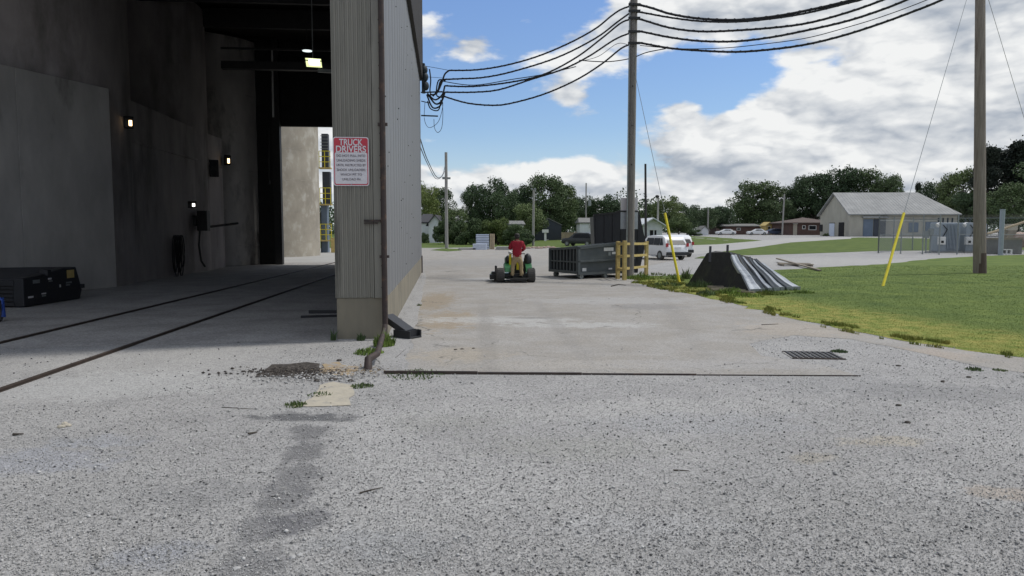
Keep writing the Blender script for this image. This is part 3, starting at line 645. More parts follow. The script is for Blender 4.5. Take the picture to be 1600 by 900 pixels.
text_mesh('TRUCK', .17, 'sign_white', sign, (0, ty, sh_ * .385), width=sw * .66, bold=.004)
text_mesh('DRIVERS', .17, 'sign_white', sign, (0, ty, sh_ * .245), width=sw * .84, bold=.004)
for i, (t_, w_) in enumerate((('DO NOT PULL INTO', .80), ('UNLOADING SHEDS', .80), ('UNTIL INSTRUCTED BY', .82), ('SHOOK UNLOADERS', .80), ('WHICH PIT TO', .6), ('UNLOAD IN', .5))):
    text_mesh(t_, .062, 'sign_ink', sign, (0, ty - .003, sh_ * (.115 - i * .096)), width=sw * w_)
for z in (-1, 1): MB().cyl((0, -.004, z * sh_ * .47), (0, -.010, z * sh_ * .47), .010, 8).build('screw', 'fence_steel', sign)

# ---------------------------------------------------------------- left side of the shed: walls and silos
A0, A1 = gD(-160, 20.2), gD(181, 27.3); dA = (A1 - A0).normalized(); nA = Vector((-dA.y, dA.x, 0))
WH = 7.25
wa = thing('concrete_wing_wall', 'pale concrete wing wall at the left side of the shed mouth', 'wall', A1)
def lp(p, o=A1): return (p.x - o.x, p.y - o.y)
seg = 3
seam = (gD(38, 25) - A0).length / (A1 - A0).length; seam = (inplane(38, 400, A0, A1) - A0); seam.z = 0; seam = seam.length / (A1 - A0).length
for i, (f0, f1) in enumerate(((0, seam - .001), (seam + .001, 1))):          # cast sections with a recessed joint
    a = A0.lerp(A1, f0); b = A0.lerp(A1, f1)
    MB().prism([lp(a), lp(b), lp(b + nA * 1.2), lp(a + nA * 1.2)], -.1, WH).build('wall_section', 'block_concrete', wa, bevel=.012)
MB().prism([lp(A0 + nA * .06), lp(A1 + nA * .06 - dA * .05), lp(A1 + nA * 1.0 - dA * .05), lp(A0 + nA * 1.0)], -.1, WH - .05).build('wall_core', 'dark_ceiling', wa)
B0, B1 = gD(184, 27.9), gD(352, 41.8); dB = (B1 - B0).normalized(); nB = Vector((-dB.y, dB.x, 0))
wb = thing('pit_side_wall', 'long dark concrete wall carrying lamps along the left of the rails', 'wall', B0)
for i, (s0, s1, rec) in enumerate(((0, .42, 0), (.423, .74, .03), (.743, 1, 0))):
    a = B0.lerp(B1, s0) + nB * rec; b = B0.lerp(B1, s1) + nB * rec
    MB().prism([lp(a, B0), lp(b, B0), lp(b + nB * 3.2, B0), lp(a + nB * 3.2, B0)], -.1, WH - .02 * i).build('wall_section', 'silo_concrete', wb, bevel=.03)
MB().prism([lp(B0 - nB * .05, B0), lp(B1 - nB * .05, B0), lp(B1 + nB * .05, B0), lp(B0 + nB * .05, B0)], 5.6, 5.68).build('wall_ledge', 'silo_concrete', wb)
def silo(px_edge, dist, r, h, m, label, bands=0):
    a = math.atan((px_edge - 800) / F * 1.0) - math.asin(r / dist); c = Vector((dist * math.sin(a), dist * math.cos(a), 0))
    t = thing('concrete_silo', label, 'silo', c)
    n = 64; zs = [-.1, h]
    MB().cyl((0, 0, -.1), (0, 0, h), r, n).build('silo_wall', m, t, smooth='auto')
    if bands:
        ring = MB().tube([(0, 0, -.012), (0, 0, .012)], [r + .008, r + .008], n).build('pour_joint', m, t)
        for k in range(bands):
            q = ring if k == 0 else copy_obj(ring, t)
            q.location = (0, 0, 1.2 + k * h / bands)
    return c
silo(214, 34, 4.6, TOP - .2, 'silo_concrete', 'first round concrete silo rising behind the wing wall, nearest the shed mouth')
silo(331, 43, 4.6, TOP - .2, 'silo_concrete', 'second round concrete silo rising behind the long dark wall')
silo(430, 51, 4.6, TOP - .2, 'stained_silo', 'third round concrete silo standing on the floor by the back doorway', 3)
silo(501, 65, 5.0, 34, 'outdoor_silo', 'sunlit pale patchy concrete silo outside the back doorway', 14)

def lamp_fix(name, label, p, face, size, em, cat='lamp', round_=False, hood=True):
    t = thing(name, label, cat, p, math.atan2(face.y, face.x) - math.pi / 2 + math.pi)   # local -Y faces outward
    w, d, h = size
    MB().bb(-w / 2, w / 2, -d * .3, d * .7, -h / 2, h / 2).build('housing', 'dark_steel', t, bevel=min(size) * .1)
    if hood: MB().ext([(-d * .9, h * .30), (-d * .3, h * .52), (-d * .3, h * .60), (-d * .95, h * .38)], -w / 2, w / 2, 'x').build('hood', 'dark_steel', t)
    if em: MB().bb(w * .02, w * .34, -d * .36, -d * .31, -h * .3, h * .22).build('lens', em, t)
    MB().bar((0, d * .7, 0), (0, d * 1.6, 0), .04).build('bracket', 'dark_steel', t)
    return t
camdir = Vector((.5, -1, 0)).normalized()
def near(pxx, pyy, A, B, off=.3): 
    return inplane(pxx, pyy, A - Vector((nB.x, nB.y, 0)) * off, B - Vector((nB.x, nB.y, 0)) * off)
lamp_fix('wall_lamp', 'lit amber flood lamp high on the dark wall beside the wing wall', near(201, 192, B0, B1), camdir, (.34, .3, .40), 'lamp_warm')
lamp_fix('wall_lamp', 'small lit amber lamp at the far end of the dark wall', near(355, 251, B0, B1), camdir, (.34, .3, .5), 'lamp_warm')
lamp_fix('work_lamp', 'lit white lamp above the hanging hoses', near(300, 320, B0, B1, .5), camdir, (.36, .25, .28), 'lamp_white')
t = lamp_fix('signal_box', 'unlit black two-lens signal on the dark wall', near(333, 263, B0, B1, .15), camdir, (.55, .2, .9), None, 'signal', hood=False)
for z in (-.24, .24): MB().cyl((0, -.05, z), (0, -.16, z), .17, 14).build('signal_lens', 'glass', t)
c = P(489, 97, 33)
t = thing('flood_light', 'lit greenish white square floodlight hanging under the shed roof', 'lamp', c, .3)
MB().bb(-.36, .36, -.2, .25, .0, .12).build('housing', 'dark_steel', t)
MB().add([(-.33, -.22, .11), (.33, -.22, .11), (.38, -.12, -.24), (-.28, -.12, -.24)], [(0, 1, 2, 3)]).build('frame', 'lamp_green', t)
MB().add([(-.2, -.235, .07), (.26, -.235, .07), (.29, -.15, -.16), (-.16, -.15, -.16)], [(0, 1, 2, 3)]).build('diffuser', 'lamp_white', t)
MB().bar((0, .1, .1), (0, .1, TOP - c.z - .05), .04).bar((.2, 0, -.35), (1.3, 0, -.35), .14).build('bracket', 'fence_steel', t)
c = P(480, 79, 38); t = thing('high_bay_light', 'dim round high-bay light above the floodlight', 'lamp', c)
MB().cyl((0, 0, .0), (0, 0, .35), .3, 16, .1).build('shade', 'dark_steel', t); MB().cyl((0, 0, -.03), (0, 0, -.005), .24, 16).build('lens', 'lamp_dim', t)
MB().bar((0, 0, .3), (0, 0, TOP - c.z - .05), .03).build('stem', 'dark_steel', t)
# pipes and hoses on the walls
a, b = P(425, 78, 42), P(427, 183, 42)
tag(MB().cyl(b, a, .05, 8).build('conduit', 'white_paint'), 'thin pale vertical conduit hanging in front of the third silo', 'pipe')  # white colour stands in for light reflected off the conduit
a, b = P(420, 200, 42.3), P(420, 282, 42.3)
tag(MB().cyl(b, a, .03, 8).cyl(b - Vector((0, 0, .2)), b, .09, 8).build('pull_rod', 'dark_steel'), 'dark hanging rod with a weight in front of the third silo', 'rod')
hb = thing('hose_station', 'dark valve box with pipes on the wall below the white work lamp', 'machine', near(318, 345, B0, B1, .35))
MB().box((0, 0, 0), (.5, .5, 1.0), RZ).box((-.45, -.3, .0), (.5, .4, .5), RZ).build('valve_box', 'dark_steel', hb, bevel=.03)
MB().tube([(0, 0, -.4), (.1, .4, -.3), (.5, 1.4, -.2), (.9, 2.2, -.1)], .06, 8).build('arm_pipe', 'dark_steel', hb)
MB().tube([(-.1, -.2, -.4), (-.15, -.3, -1.2), (-.1, -.2, -2.0), (.0, 0, -2.3)], .05, 8).build('drop_pipe', 'dark_steel', hb)
g0 = near(272, 368, B0, B1, .2)
hs = MB()
for k in range(6):
    c = g0 + Vector((k * .05 * dB.x * 4, k * .05 * dB.y * 4, 0)); L_ = 1.7 + .25 * math.sin(k * 2.1); w = .14
    hs.tube([c + Vector((-w * math.cos(q) * dB.x * 2, -w * math.cos(q) * dB.y * 2, -L_ / 2 + L_ / 2 * math.sin(q))) for q in [i * math.pi / 8 for i in range(17)]], .028, 6)
tag(hs.build('hose_coils', 'black_rubber'), 'loops of black hose hung on the dark wall by the valve box', 'hose')
c = near(197, 362, B0, B1, .03); tag(MB().box(c, (.05, .12, .95), RZ).build('wall_slot_plate', 'dark_steel'), 'narrow black upright plate on the dark wall near the wing wall', 'plate')

# rails sunk in the floor
def rail(name, a, b, label):
    a, b = Vector(a), Vector(b); d = (b - a).normalized(); n = Vector((-d.y, d.x, 0)); t = thing(name, label, 'rail', a, group=None)
    o2 = b - a; L_ = o2.length; q = math.atan2(d.y, d.x)
    t.rotation_euler = (0, 0, q)
    MB().bb(0, L_, -.033, .033, 0, .04).build('rail_head', 'rail_steel', t, bevel=.01)
    MB().bb(0, L_, .034, .095, 0, .010).bb(0, L_, -.06, -.034, 0, .009).build('flange_gap', 'rail_steel', t)
ra, rb = at(0, 537), at(360, 450); d = (rb - ra); rail('railway_rail', ra - d * .5, ra + d * 2.6, 'farther of two rusty rails sunk in the shed floor')
ra, rb = at(0, 611), at(450, 455); d = (rb - ra); rail('railway_rail', ra - d * .25, ra + d * 2.2, 'nearer of two rusty rails sunk in the shed floor')

# black bin at the left
bx0, bx1, by0, by1 = -16.6, -13.25, 19.9, 22.5
bn = thing('black_bin', 'low black steel bin with stickers on its end, in front of the wing wall', 'bin', (bx1, by0, 0))
MB().ext([(0, .02), (2.6, .02), (2.72, .30), (2.6, .62), (2.45, 1.0), (1.9, 1.0), (.7, .84), (.0, .80)], -.3, 0, 'x').build('end_panel', 'black_paint', bn, bevel=.03)
MB().bb(-3.3, -.3, .15, 2.4, .08, .62).build('body', 'black_paint', bn)
MB().bb(-3.3, -.25, -.02, .1, .60, .74).bb(-3.3, -.25, .0, .14, .05, .14).build('front_rail', 'black_paint', bn)
s0 = MB().bb(-3.3, -.3, .06, .12, 0, .07).build('slat', 'black_paint', bn)
for k in range(4):
    c = s0 if k == 0 else copy_obj(s0, bn); c.location = (0, 0, .18 + k * .11)
MB().add([(-3.3, .1, .74), (-.32, .1, .78), (-.32, 2.4, 1.0), (-3.3, 2.4, .96), (-3.3, .1, .70), (-.32, .1, .74), (-.32, 2.4, .96), (-3.3, 2.4, .92)], [(0, 1, 2, 3), (7, 6, 5, 4), (0, 4, 5, 1), (1, 5, 6, 2), (2, 6, 7, 3), (3, 7, 4, 0)]).build('cover_sheet', 'shingle_dark', bn)
def sticker(y, z, w, h, m): MB().bb(.001, .006, y - w / 2, y + w / 2, z - h / 2, z + h / 2).build('sticker', m, bn)
for y, z, w, h, m in ((2.15, .80, .36, .24, 'guard_yellow'), (1.15, .72, .16, .05, 'sign_white'), (1.18, .65, .18, .04, 'fence_steel'), (.85, .32, .20, .035, 'sign_white'), (.85, .26, .18, .05, 'fence_steel'), (.28, .27, .22, .05, 'sign_white'), (1.62, .48, .06, .08, 'white_paint'), (2.05, .55, .28, .05, 'fence_steel'), (2.0, .48, .2, .04, 'fence_steel'), (.55, .68, .3, .1, 'fence_steel')):
    sticker(y, z, w, h, m)
MB().bb(-.15, .08, .95, 1.1, .82, .98).bb(-.1, .08, 2.60, 2.72, .34, .46).build('lug', 'black_paint', bn)
# hand truck at the very edge
ht = thing('hose_cart', 'blue tube cart with a black wheel and red hose at the left edge', 'cart', at(-1, 503))
MB().torus((0, 0, .22), .17, .05, (1, .3, 0), 20, 8).build('wheel', 'tyre', ht)
MB().tube([(.08, 0, .12), (.10, 0, .5), (-.1, .05, .62), (-.5, .1, .64)], .03, 8).tube([(.05, .12, .1), (.02, .12, .55)], .025, 8).tube([(-.35, .1, .6), (-.3, .1, 1.7)], .02, 8).build('frame', 'blue_plastic', ht)
MB().torus((-.17, .05, 1.38), .20, .035, (.3, 1, 0), 24, 8).torus((-.17, .1, 1.38), .17, .03, (.3, 1, 0), 24, 8).build('hose_ring', 'red_plastic', ht)
MB().bb(-.3, .05, 0, .06, 1.66, 1.72).build('handle', 'black_rubber', ht)
# steel lengths on the floor by the column
for (a, b, r, lb) in (((470, 497), (560, 494), .03, 'front black bar lying on the shed floor behind the column'), ((483, 490), (560, 489.5), .045, 'rear black bar lying on the shed floor behind the column')):
    A, B = at(*a), at(*b); A.z = B.z = r; tag(MB().bar(A, B, r * 2, r * 2).build('steel_bar', 'black_paint'), lb, 'bar')

# ---------------------------------------------------------------- steel tower outside the back doorway
tw = gD(508, 70); tower = thing('elevator_tower', 'dark steel elevator tower with yellow railed platforms seen through the back doorway', 'tower', tw, RZ)
def tz(y): return P(508, y, 70).z
MB().bb(-.3, .25, 0, 1.2, 0, tz(318)).build('lower_casing', 'barn_blue', tower)
MB().bb(-.15, .55, .2, 1.2, tz(318), tz(268)).build('middle_casing', 'house_grey_blue', tower)
MB().bb(-.2, .4, .4, 1.2, tz(262), tz(208)).build('upper_casing', 'house_grey_blue', tower)
MB().cyl((-.55, 0, 0), (-.55, 0, 24), .1, 8).cyl((-.32, -.1, 0), (-.32, -.1, tz(330)), .05, 8).build('leg_pipe', 'dark_steel', tower)
for zc in (tz(262), tz(319), tz(375)):
    pf = MB().bb(-.35, .75, -.5, .3, zc - .12, zc).build('platform', 'guard_yellow', tower)
    for x in (-.3, .2, .7): MB().bb(x - .03, x + .03, -.5, -.44, zc, zc + 1.5).build('post', 'yellow_paint', tower)
    for z in (.5, 1.0, 1.5): MB().bb(-.3, .75, -.49, -.45, zc + z - .03, zc + z + .03).build('guard_rail', 'yellow_paint', tower)
for k in range(5): MB().bb(-.3, .4, .36, .4, tz(232) + k * .3, tz(232) + k * .3 + .05).build('ladder_rung', 'fence_steel', tower)
MB().box((.9, -.4, .7), (.5, .4, 1.4)).build('cabinet', 'guard_yellow', tower)

# ---------------------------------------------------------------- poles, cables, guys
def pole(name, base, h, r0, r1, m, label, lean=(0, 0), n=14, group=None):
    t = thing(name, label, 'pole', base, group=group); L_ = []
    k = 8
    pts = [(lean[0] * i / k * h, lean[1] * i / k * h, -.3 + (h + .3) * i / k) for i in range(k + 1)]
    MB().tube(pts, [r0 + (r1 - r0) * i / k for i in range(k + 1)], n).build('shaft', m, t, smooth='auto')
    return t
cpb = gD(984, 33); cp_ = pole('utility_pole', cpb, 13.6, .19, .155, 'pole_wood', 'tall grey wooden pole carrying the cable bundles, inside the yellow guard rail', lean=(.0035, 0))
def ctop(y): return P(988, y, 33)
gp = MB().bb(-.19, -.14, -.2, -.15, .1, 12).build('ground_conduit', 'fence_steel', cp_)
for y in (9, 19, 30, 51, 69):
    z = ctop(y).z; MB().bb(-.22, .30, -.22, -.16, z - .05, z + .05).build('cable_clamp', 'dark_steel', cp_)
for i in range(5):
    MB().cyl((.0, -.18, 5 + i * 1.7), (0, -.2, 5 + i * 1.7), .03, 8).build('bolt', 'dark_steel', cp_)
# grey plates strapped behind the pole
sb = thing('sign_back', 'grey rectangular sign panels seen from behind on the central pole', 'sign', Vector((cpb.x, cpb.y, 0)))
zt, zm, zb = P(985, 309, 33.2).z, P(985, 330, 33.2).z, P(985, 358, 33.2).z
MB().bb(-.40, .37, .22, .25, zm + .02, zt).build('upper_plate', 'sign_white', sb, bevel=.01)
MB().bb(-.40, .38, .22, .25, zb, zm - .02).build('lower_plate', 'galvanised', sb, bevel=.01)
MB().bb(-.40, .38, .19, .22, zm - .03, zm + .03).bb(-.1, .1, .17, .22, zb, zt).build('strap', 'dark_steel', sb)
rpb = at(1531, 427); rp = pole('utility_pole', rpb, 16.5, .285, .195, 'pole_brown', 'thick brown weathered pole on the lawn at the right, dark at its foot', lean=(-.048, 0), n=18)
MB().tube([(0, 0, -.1), (-.02, 0, .4), (-.05, 0, 1.0)], [.292, .288, .283], 18).build('tar_band', 'pole_tar', rp, smooth='auto')
A_ = cpb.copy(); RB = gD(1471, 27); LB = gD(695, 36.3)
def smooth_line(pts, sub=6):
    out = []; n = len(pts)
    for i in range(n - 1):
        p0, p1, p2, p3 = pts[max(i - 1, 0)], pts[i], pts[i + 1], pts[min(i + 2, n - 1)]
        for k in range(sub):
            t = k / sub; out.append(.5 * ((2 * p1) + (p2 - p0) * t + (2 * p0 - 5 * p1 + 4 * p2 - p3) * t * t + (3 * p1 - p0 - 3 * p2 + p3) * t ** 3))
    out.append(pts[-1]); return out
def cable(pxs, A, B, r, label, wrap=False, extra=False, name='power_cable'):
    pts = [inplane(x, y, A, B) for x, y in pxs]
    if extra: d = (pts[-1] - pts[-2]).normalized(); pts += [pts[-1] + d * 2 + Vector((0, 0, .15)), pts[-1] + d * 5 + Vector((0, 0, .7))]
    pts = smooth_line(pts)
    if wrap:
        t = thing(name, label, 'cable', pts[0]); o = pts[0]
        MB().tube([p - o for p in pts], r, 7).build('cable_core', 'cable_black', t)
        m = MB(); acc = 0     # spiral lashing
        fine = []
        for a, b in zip(pts[:-1], pts[1:]):
            k = max(2, int((b - a).length / .06))
            fine += [a.lerp(b, i / k) for i in range(k)]
        sp_ = []
        for i, p in enumerate(fine):
            an = i * 1.1; sp_.append(p - o + Vector((0, math.cos(an), math.sin(an))) * (r * 1.12))
        m.tube(sp_, r * .22, 4, False).build('lashing_wire', 'black_rubber', t)
        return t
    return tag(MB().tube(pts, r, 7).build(name, 'cable_black'), label, 'cable')
LS = [([(702, 110), (745, 109), (790, 102), (840, 88), (890, 67), (930, 45), (955, 25), (970, 15), (986, 9)], 'topmost cable of the left span from the shed to the pole'),
      ([(695, 124), (720, 123), (755, 121), (800, 112), (870, 90), (930, 60), (965, 34), (986, 19)], 'second cable from the top of the left span'),
      ([(695, 134), (740, 135), (800, 128), (850, 116), (900, 90), (940, 60), (970, 36), (986, 30)], 'third cable from the top of the left span, crossing the fourth'),
      ([(695, 144), (740, 144), (780, 140), (830, 124), (880, 108), (920, 88), (960, 62), (986, 51)], 'fourth cable from the top of the left span'),
      ([(692, 150), (730, 161), (770, 164.5), (800, 161), (850, 147), (900, 125), (940, 100), (970, 76), (986, 69)], 'lowest and most slack cable of the left span')]
for p, lb in LS: cable(p, A_, LB, .038, lb, wrap=True)
cable([(692, 127), (740, 133), (800, 124), (850, 116), (900, 104)], A_, LB, .02, 'thin cable lying between the left-span bundles')
RS = [([(986, 8), (1000, 8), (1020, 13), (1049, 22), (1094, 29), (1150, 31), (1206, 26), (1262, 16), (1330, 0)], .05, 'topmost cable of the right span'),
      ([(986, 19), (1000, 19), (1045, 27), (1094, 33), (1150, 34), (1206, 29), (1262, 20), (1332, 3), (1350, -2)], .04, 'second cable of the right span, lying against the topmost one'),
      ([(986, 30), (1000, 30), (1045, 43), (1094, 49), (1150, 47.5), (1210, 43), (1262, 36), (1319, 21), (1379, 0)], .045, 'middle cable of the right span'),
      ([(986, 50), (1000, 49), (1045, 58), (1094, 64), (1150, 64.5), (1206, 58), (1262, 47), (1319, 34), (1367, 19), (1416, 0)], .045, 'fourth cable from the top of the right span'),
      ([(986, 68), (1000, 67), (1045, 75), (1094, 79), (1150, 81), (1206, 77), (1262, 69), (1319, 55), (1375, 37), (1424, 19), (1471, 0)], .045, 'lowest and thickest cable of the right span')]
for p, r, lb in RS: cable(p, A_, RB, r, lb, wrap=True, extra=True)
cable([(1000, 71), (1060, 76), (1130, 75), (1200, 68), (1262, 59), (1319, 44), (1375, 27), (1448, 0)], A_, RB, .016, 'thin messenger wire just above the lowest right-span cable', extra=True)
cable([(905, 94), (930, 96), (955, 96), (986, 91), (1010, 82), (1040, 76)], A_, RB, .022, 'short slack tail of cable dipping past the pole')
cable([(905, 96), (935, 88), (965, 68), (986, 72)], A_, LB, .012, 'thin tie wire looping up to the pole')
# insulator rack and loops at the shed corner
rk = bworld(.16, LEN - .15, 0); rack = thing('insulator_rack', 'rack of grey insulators with drooping cable loops at the shed corner', 'insulator', Vector((rk.x, rk.y, 0)))
def rz_(y): return P(663, y, rk.y).z
for k, y in enumerate((110, 121, 135)):
    MB().ball((.08 + .03 * k, -.1, rz_(y)), .20, 12, 8, (.8, 1, 1.1)).build('insulator', 'galvanised_dark', rack, smooth=True)
MB().bb(-.05, .1, -.2, .05, rz_(146), rz_(100)).build('back_plate', 'galvanised_dark', rack)
MB().bar((-.1, -.1, rz_(145)), (.95, -.1, rz_(144)), .06).bar((-.1, -.1, rz_(181)), (.72, -.1, rz_(182)), .06).bar((-.1, 0, rz_(158)), (.3, 0, rz_(161)), .04).build('bracket_arm', 'dark_steel', rack)
lpn = MB()
O_ = Vector((rk.x, rk.y, 0))
def lpx(pts, r, m=lpn):
    q = smooth_line([inplane(x, y, A_, LB) - O_ for x, y in pts], 5); m.tube(q, r, 6)
lpx([(671, 108), (673, 125), (672, 144), (678, 150)], .035)
lpx([(702, 110), (695, 116), (690, 130), (682, 146), (672, 148)], .04); lpx([(695, 124), (688, 128), (684, 142), (676, 150)], .04)
lpx([(695, 134), (691, 148), (680, 156), (670, 148)], .04); lpx([(695, 144), (690, 158), (680, 162), (668, 146)], .045)
lpx([(692, 150), (688, 165), (676, 168), (667, 148)], .04); lpx([(696, 126), (685, 126), (682, 148), (690, 152)], .035); lpx([(689, 156), (685, 172), (673, 170), (668, 158)], .03)
lpn.build('cable_loop', 'cable_black', rack)
thn = MB(); lpx([(664, 160), (663, 185), (668, 198), (676, 198), (686, 188), (692, 165), (690, 155)], .012, thn); lpx([(678, 186), (679, 200), (684, 207), (690, 200), (692, 180), (691, 152)], .014, thn)
lpx([(662, 103), (675, 105), (702, 110)], .012, thn); lpx([(664, 120), (680, 121), (694, 122)], .01, thn)
thn.build('wire_loop', 'cable_black', rack)
def wire(pts, r, label, name='wire'): return tag(MB().tube(smooth_line([Vector(p) for p in pts], 8), r, 5).build(name, 'cable_black'), label, 'wire')
fp = gD(698, 86)
wire([P(656, 215, 36.7), P(668, 250, 50), P(683, 277, 64), P(692, 272, 78), P(697, 250, 85.8)], .03, 'slack thin wire from the shed side to the far left pole')
wire([P(656, 228, 36.7), P(668, 256, 50), P(681, 279, 64), P(691, 275, 78), P(697, 262, 85.8)], .025, 'lower slack thin wire to the far left pole')
def guy(anchor_px, top_px, pole_top, lab, col=True):
    a = at(*anchor_px); d = (pole_top - a)
    # the guard covers the lowest part of the straight guy
    best = min((abs((Vector((0, 0, H)) + Vector((0, 0, 0))).z), 0) for _ in (0,))
    lo, hi = 0, .6
    def pyy(t):
        p = a + d * t - Vector((0, 0, H)); u = p.y * cp - p.z * sp; v = p.y * sp + p.z * cp; return 450 - v / u * F
    for _ in range(30):
        m = (lo + hi) / 2
        if pyy(m) > top_px: lo = m
        else: hi = m
    t = thing('guy_wire', lab, 'guy wire', a)
    MB().cyl((0, 0, -.05), d * lo, .052, 10).build('guard_sleeve', 'yellow_paint', t, smooth='auto')
    MB().cyl(d * lo * .9, d, .011, 5).build('strand', 'fence_steel', t)
guy((1379, 447), 333, Vector((rpb.x - .72, rpb.y, 15.3)), 'guy wire with long yellow guard leaning right to the brown pole')
guy((1062, 441), 333, ctop(95), 'guy wire with yellow guard leaning left to the central pole')
a = P(1543, 0, 36) + Vector((-.02, 0, .2)); b = P(1740, 640, 24)
tag(MB().cyl(a, P(1650, 350, 40), .011, 5).build('guy_strand', 'fence_steel'), 'thin bare guy strand going down right from the brown pole', 'wire')
def lamp_head(t, h, kind):
    if kind == 'lamp': MB().bb(-.3, .3, -.1, .1, h, h + .1).bb(-.35, -.1, -.2, .1, h + .1, h + .28).bb(.1, .35, -.2, .1, h + .1, h + .28).build('lamp_head', 'fence_steel', t)
def far_pole(x, ytop, Y, r, lab, m='pole_far', lean=0, kind=None):
    b = gD(x, Y); h = P(x, ytop, Y).z - b.z; t = pole('utility_pole', b, h, r, r * .8, m, lab, (lean, 0), 8); lamp_head(t, h, kind); return t, h
t, h = far_pole(698, 238, 86, .20, 'pale straight pole on the grass island at the left, with two small insulator arms', 'pole_far')
MB().bb(-.45, -.15, -.1, .1, P(698, 280, 86).z, P(698, 276.5, 86).z).bb(.15, .5, -.1, .1, P(698, 280, 86).z, P(698, 277, 86).z).build('insulator_arm', 'fence_steel', t)
far_pole(833, 297, 100, .18, 'pale light pole with a double lamp head behind the person', lean=.008, kind='lamp')
t, h = far_pole(915, 286, 150, .16, 'thin pole with a small transformer can, above the white house')
MB().cyl((.7, 0, h - 4.6), (.7, 0, h - 3.4), .35, 10).build('transformer_can', 'fence_steel', t)
far_pole(1009, 256, 90, .16, 'dark slim pole right of the central pole', 'dark_steel', lean=-.02)
t, h = far_pole(1027, 308, 120, .18, 'short pale lamp post left of the leaning yellow guard', kind=None)
MB().ball((-.15, 0, h + .1), .26, 8, 6, (1.3, 1, 1)).build('lamp_head', 'dark_steel', t)
far_pole(1221, 303, 165, .20, 'leaning pale pole behind the parked cars', lean=.03)
far_pole(1105, 325, 175, .2, 'faint distant pole among the trees left of the low houses', 'pole_far')
far_pole(885, 308, 165, .14, 'hair-thin pole in front of the dark central trees', 'dark_steel')

# ---------------------------------------------------------------- yellow guard rail round the pole
gA, gB_, gC = gD(976, 31.0), gD(965.5, 31.9), gD(1010, 34.6)
gr = thing('pole_guard_rail', 'faded yellow post and rail guard round the central pole', 'guard rail', gA)
def hz_(y, Y): return P(990, y, Y).z
posts = [(gA, hz_(376, 31.0)), (gB_, hz_(377, 31.9)), (gC, hz_(377, 34.6))]
for g, z in posts:
    q = g - gA; MB().box((q.x, q.y, z / 2), (.15, .15, z), .3).build('post', 'guard_yellow', gr, bevel=.01)
for a, b in ((0, 1), (1, 2)):
    pa, pb = posts[a][0] - gA, posts[b][0] - gA
    for fz in (.93, .60, .26):
        za, zb_ = posts[a][1] * fz, posts[b][1] * fz
        MB().bar((pa.x, pa.y - .09, za), (pb.x, pb.y - .09, zb_), .05, .11).build('rail', 'guard_yellow', gr)

# ---------------------------------------------------------------- dumpsters
N_ = gD(903, 31.6); Lc = gD(858, 33.8); Rr = gD(992, 33.4)
du = thing('roll_off_dumpster', 'open green-grey roll-off dumpster with a ribbed end gate and white stickers', 'dumpster', N_)
e = (Lc - N_); s = (Rr - N_); e.z = s.z = 0
ed, sd_ = e.normalized(), s.normalized(); en, sn = e.length, s.length
def dp(u, v, z): q = ed * u + sd_ * v; return (q.x, q.y, z)
z0 = .22; zN, zL, zR = 1.38, 1.26, 1.62; zF = 1.5
def wallq(m, a, b, th, za0, zb0, za1, zb1, inn):
    (u0, v0), (u1, v1) = a, b
    vs = [dp(u0, v0, za0), dp(u1, v1, zb0), dp(u1, v1, zb1), dp(u0, v0, za1), dp(u0 + inn[0] * th, v0 + inn[1] * th, za0), dp(u1 + inn[0] * th, v1 + inn[1] * th, zb0), dp(u1 + inn[0] * th, v1 + inn[1] * th, zb1), dp(u0 + inn[0] * th, v0 + inn[1] * th, za1)]
    return m.add(vs, [(0, 1, 2, 3), (7, 6, 5, 4), (0, 4, 5, 1), (1, 5, 6, 2), (2, 6, 7, 3), (3, 7, 4, 0)])
wallq(MB(), (0.06, .08), (en - .06, .08), .05, z0 + .08, z0 + .08, zN - .06, zL - .06, (0, 1)).build('end_gate', 'dark_void', du)  # gate plate coloured near black for the shade between the ribs
nr = 9
for k in range(nr):
    u = .12 + (en - .24) * k / (nr - 1); zz = zN + (zL - zN) * u / en
    wallq(MB(), (u - .045, .02), (u + .045, .02), .06, z0 + .1, z0 + .1, zz - .06, zz - .06, (0, 1)).build('gate_rib', 'dumpster_green', du)
for zc in (.70,): wallq(MB(), (.05, .0), (en - .05, .0), .05, zc, zc, zc + .07, zc + .05, (0, 1)).build('gate_crossbar', 'dumpster_green', du)
wallq(MB(), (0, -.02), (en, -.02), .12, zN - .07, zL - .07, zN + .03, zL + .03, (0, 1)).build('gate_top_rail', 'dumpster_green', du)
wallq(MB(), (0, -.02), (en, -.02), .14, z0, z0, z0 + .12, z0 + .12, (0, 1)).build('gate_sill', 'dumpster_green', du)
for u in (0, en - .12): wallq(MB(), (u, -.03), (u + .12, -.03), .14, z0, z0, (zN if u == 0 else zL), (zN if u == 0 else zL), (0, 1)).build('corner_post', 'dumpster_green', du)
def sidez(v): return zN + (zR - zN) * v / sn
# side wall: upper leaning panel, ledge, lower panel
wallq(MB(), (.04, .06), (.04, sn), .05, .78, .86, zN - .1, zR - .1, (1, 0)).build('side_upper_panel', 'dumpster_green', du)
wallq(MB(), (.10, .06), (.10, sn), .05, z0, z0, .78, .86, (1, 0)).build('side_lower_panel', 'dumpster_green', du)
wallq(MB(), (-.03, 0), (-.03, sn), .15, .72, .80, .80, .88, (1, 0)).build('side_ledge', 'dumpster_green', du)
wallq(MB(), (-.03, 0), (-.03, sn), .14, zN - .10, zR - .10, zN + .03, zR + .03, (1, 0)).build('side_top_rail', 'dumpster_green', du)
wallq(MB(), (-.03, 0), (-.03, .12), .12, z0 - .02, z0 - .02, zN, zN, (1, 0)).build('side_end_post', 'dumpster_green', du)
wallq(MB(), (0.0, 0.05), (0.0, sn), .12, z0 - .04, z0 - .04, z0 + .07, z0 + .07, (1, 0)).build('side_sill', 'dumpster_green', du)
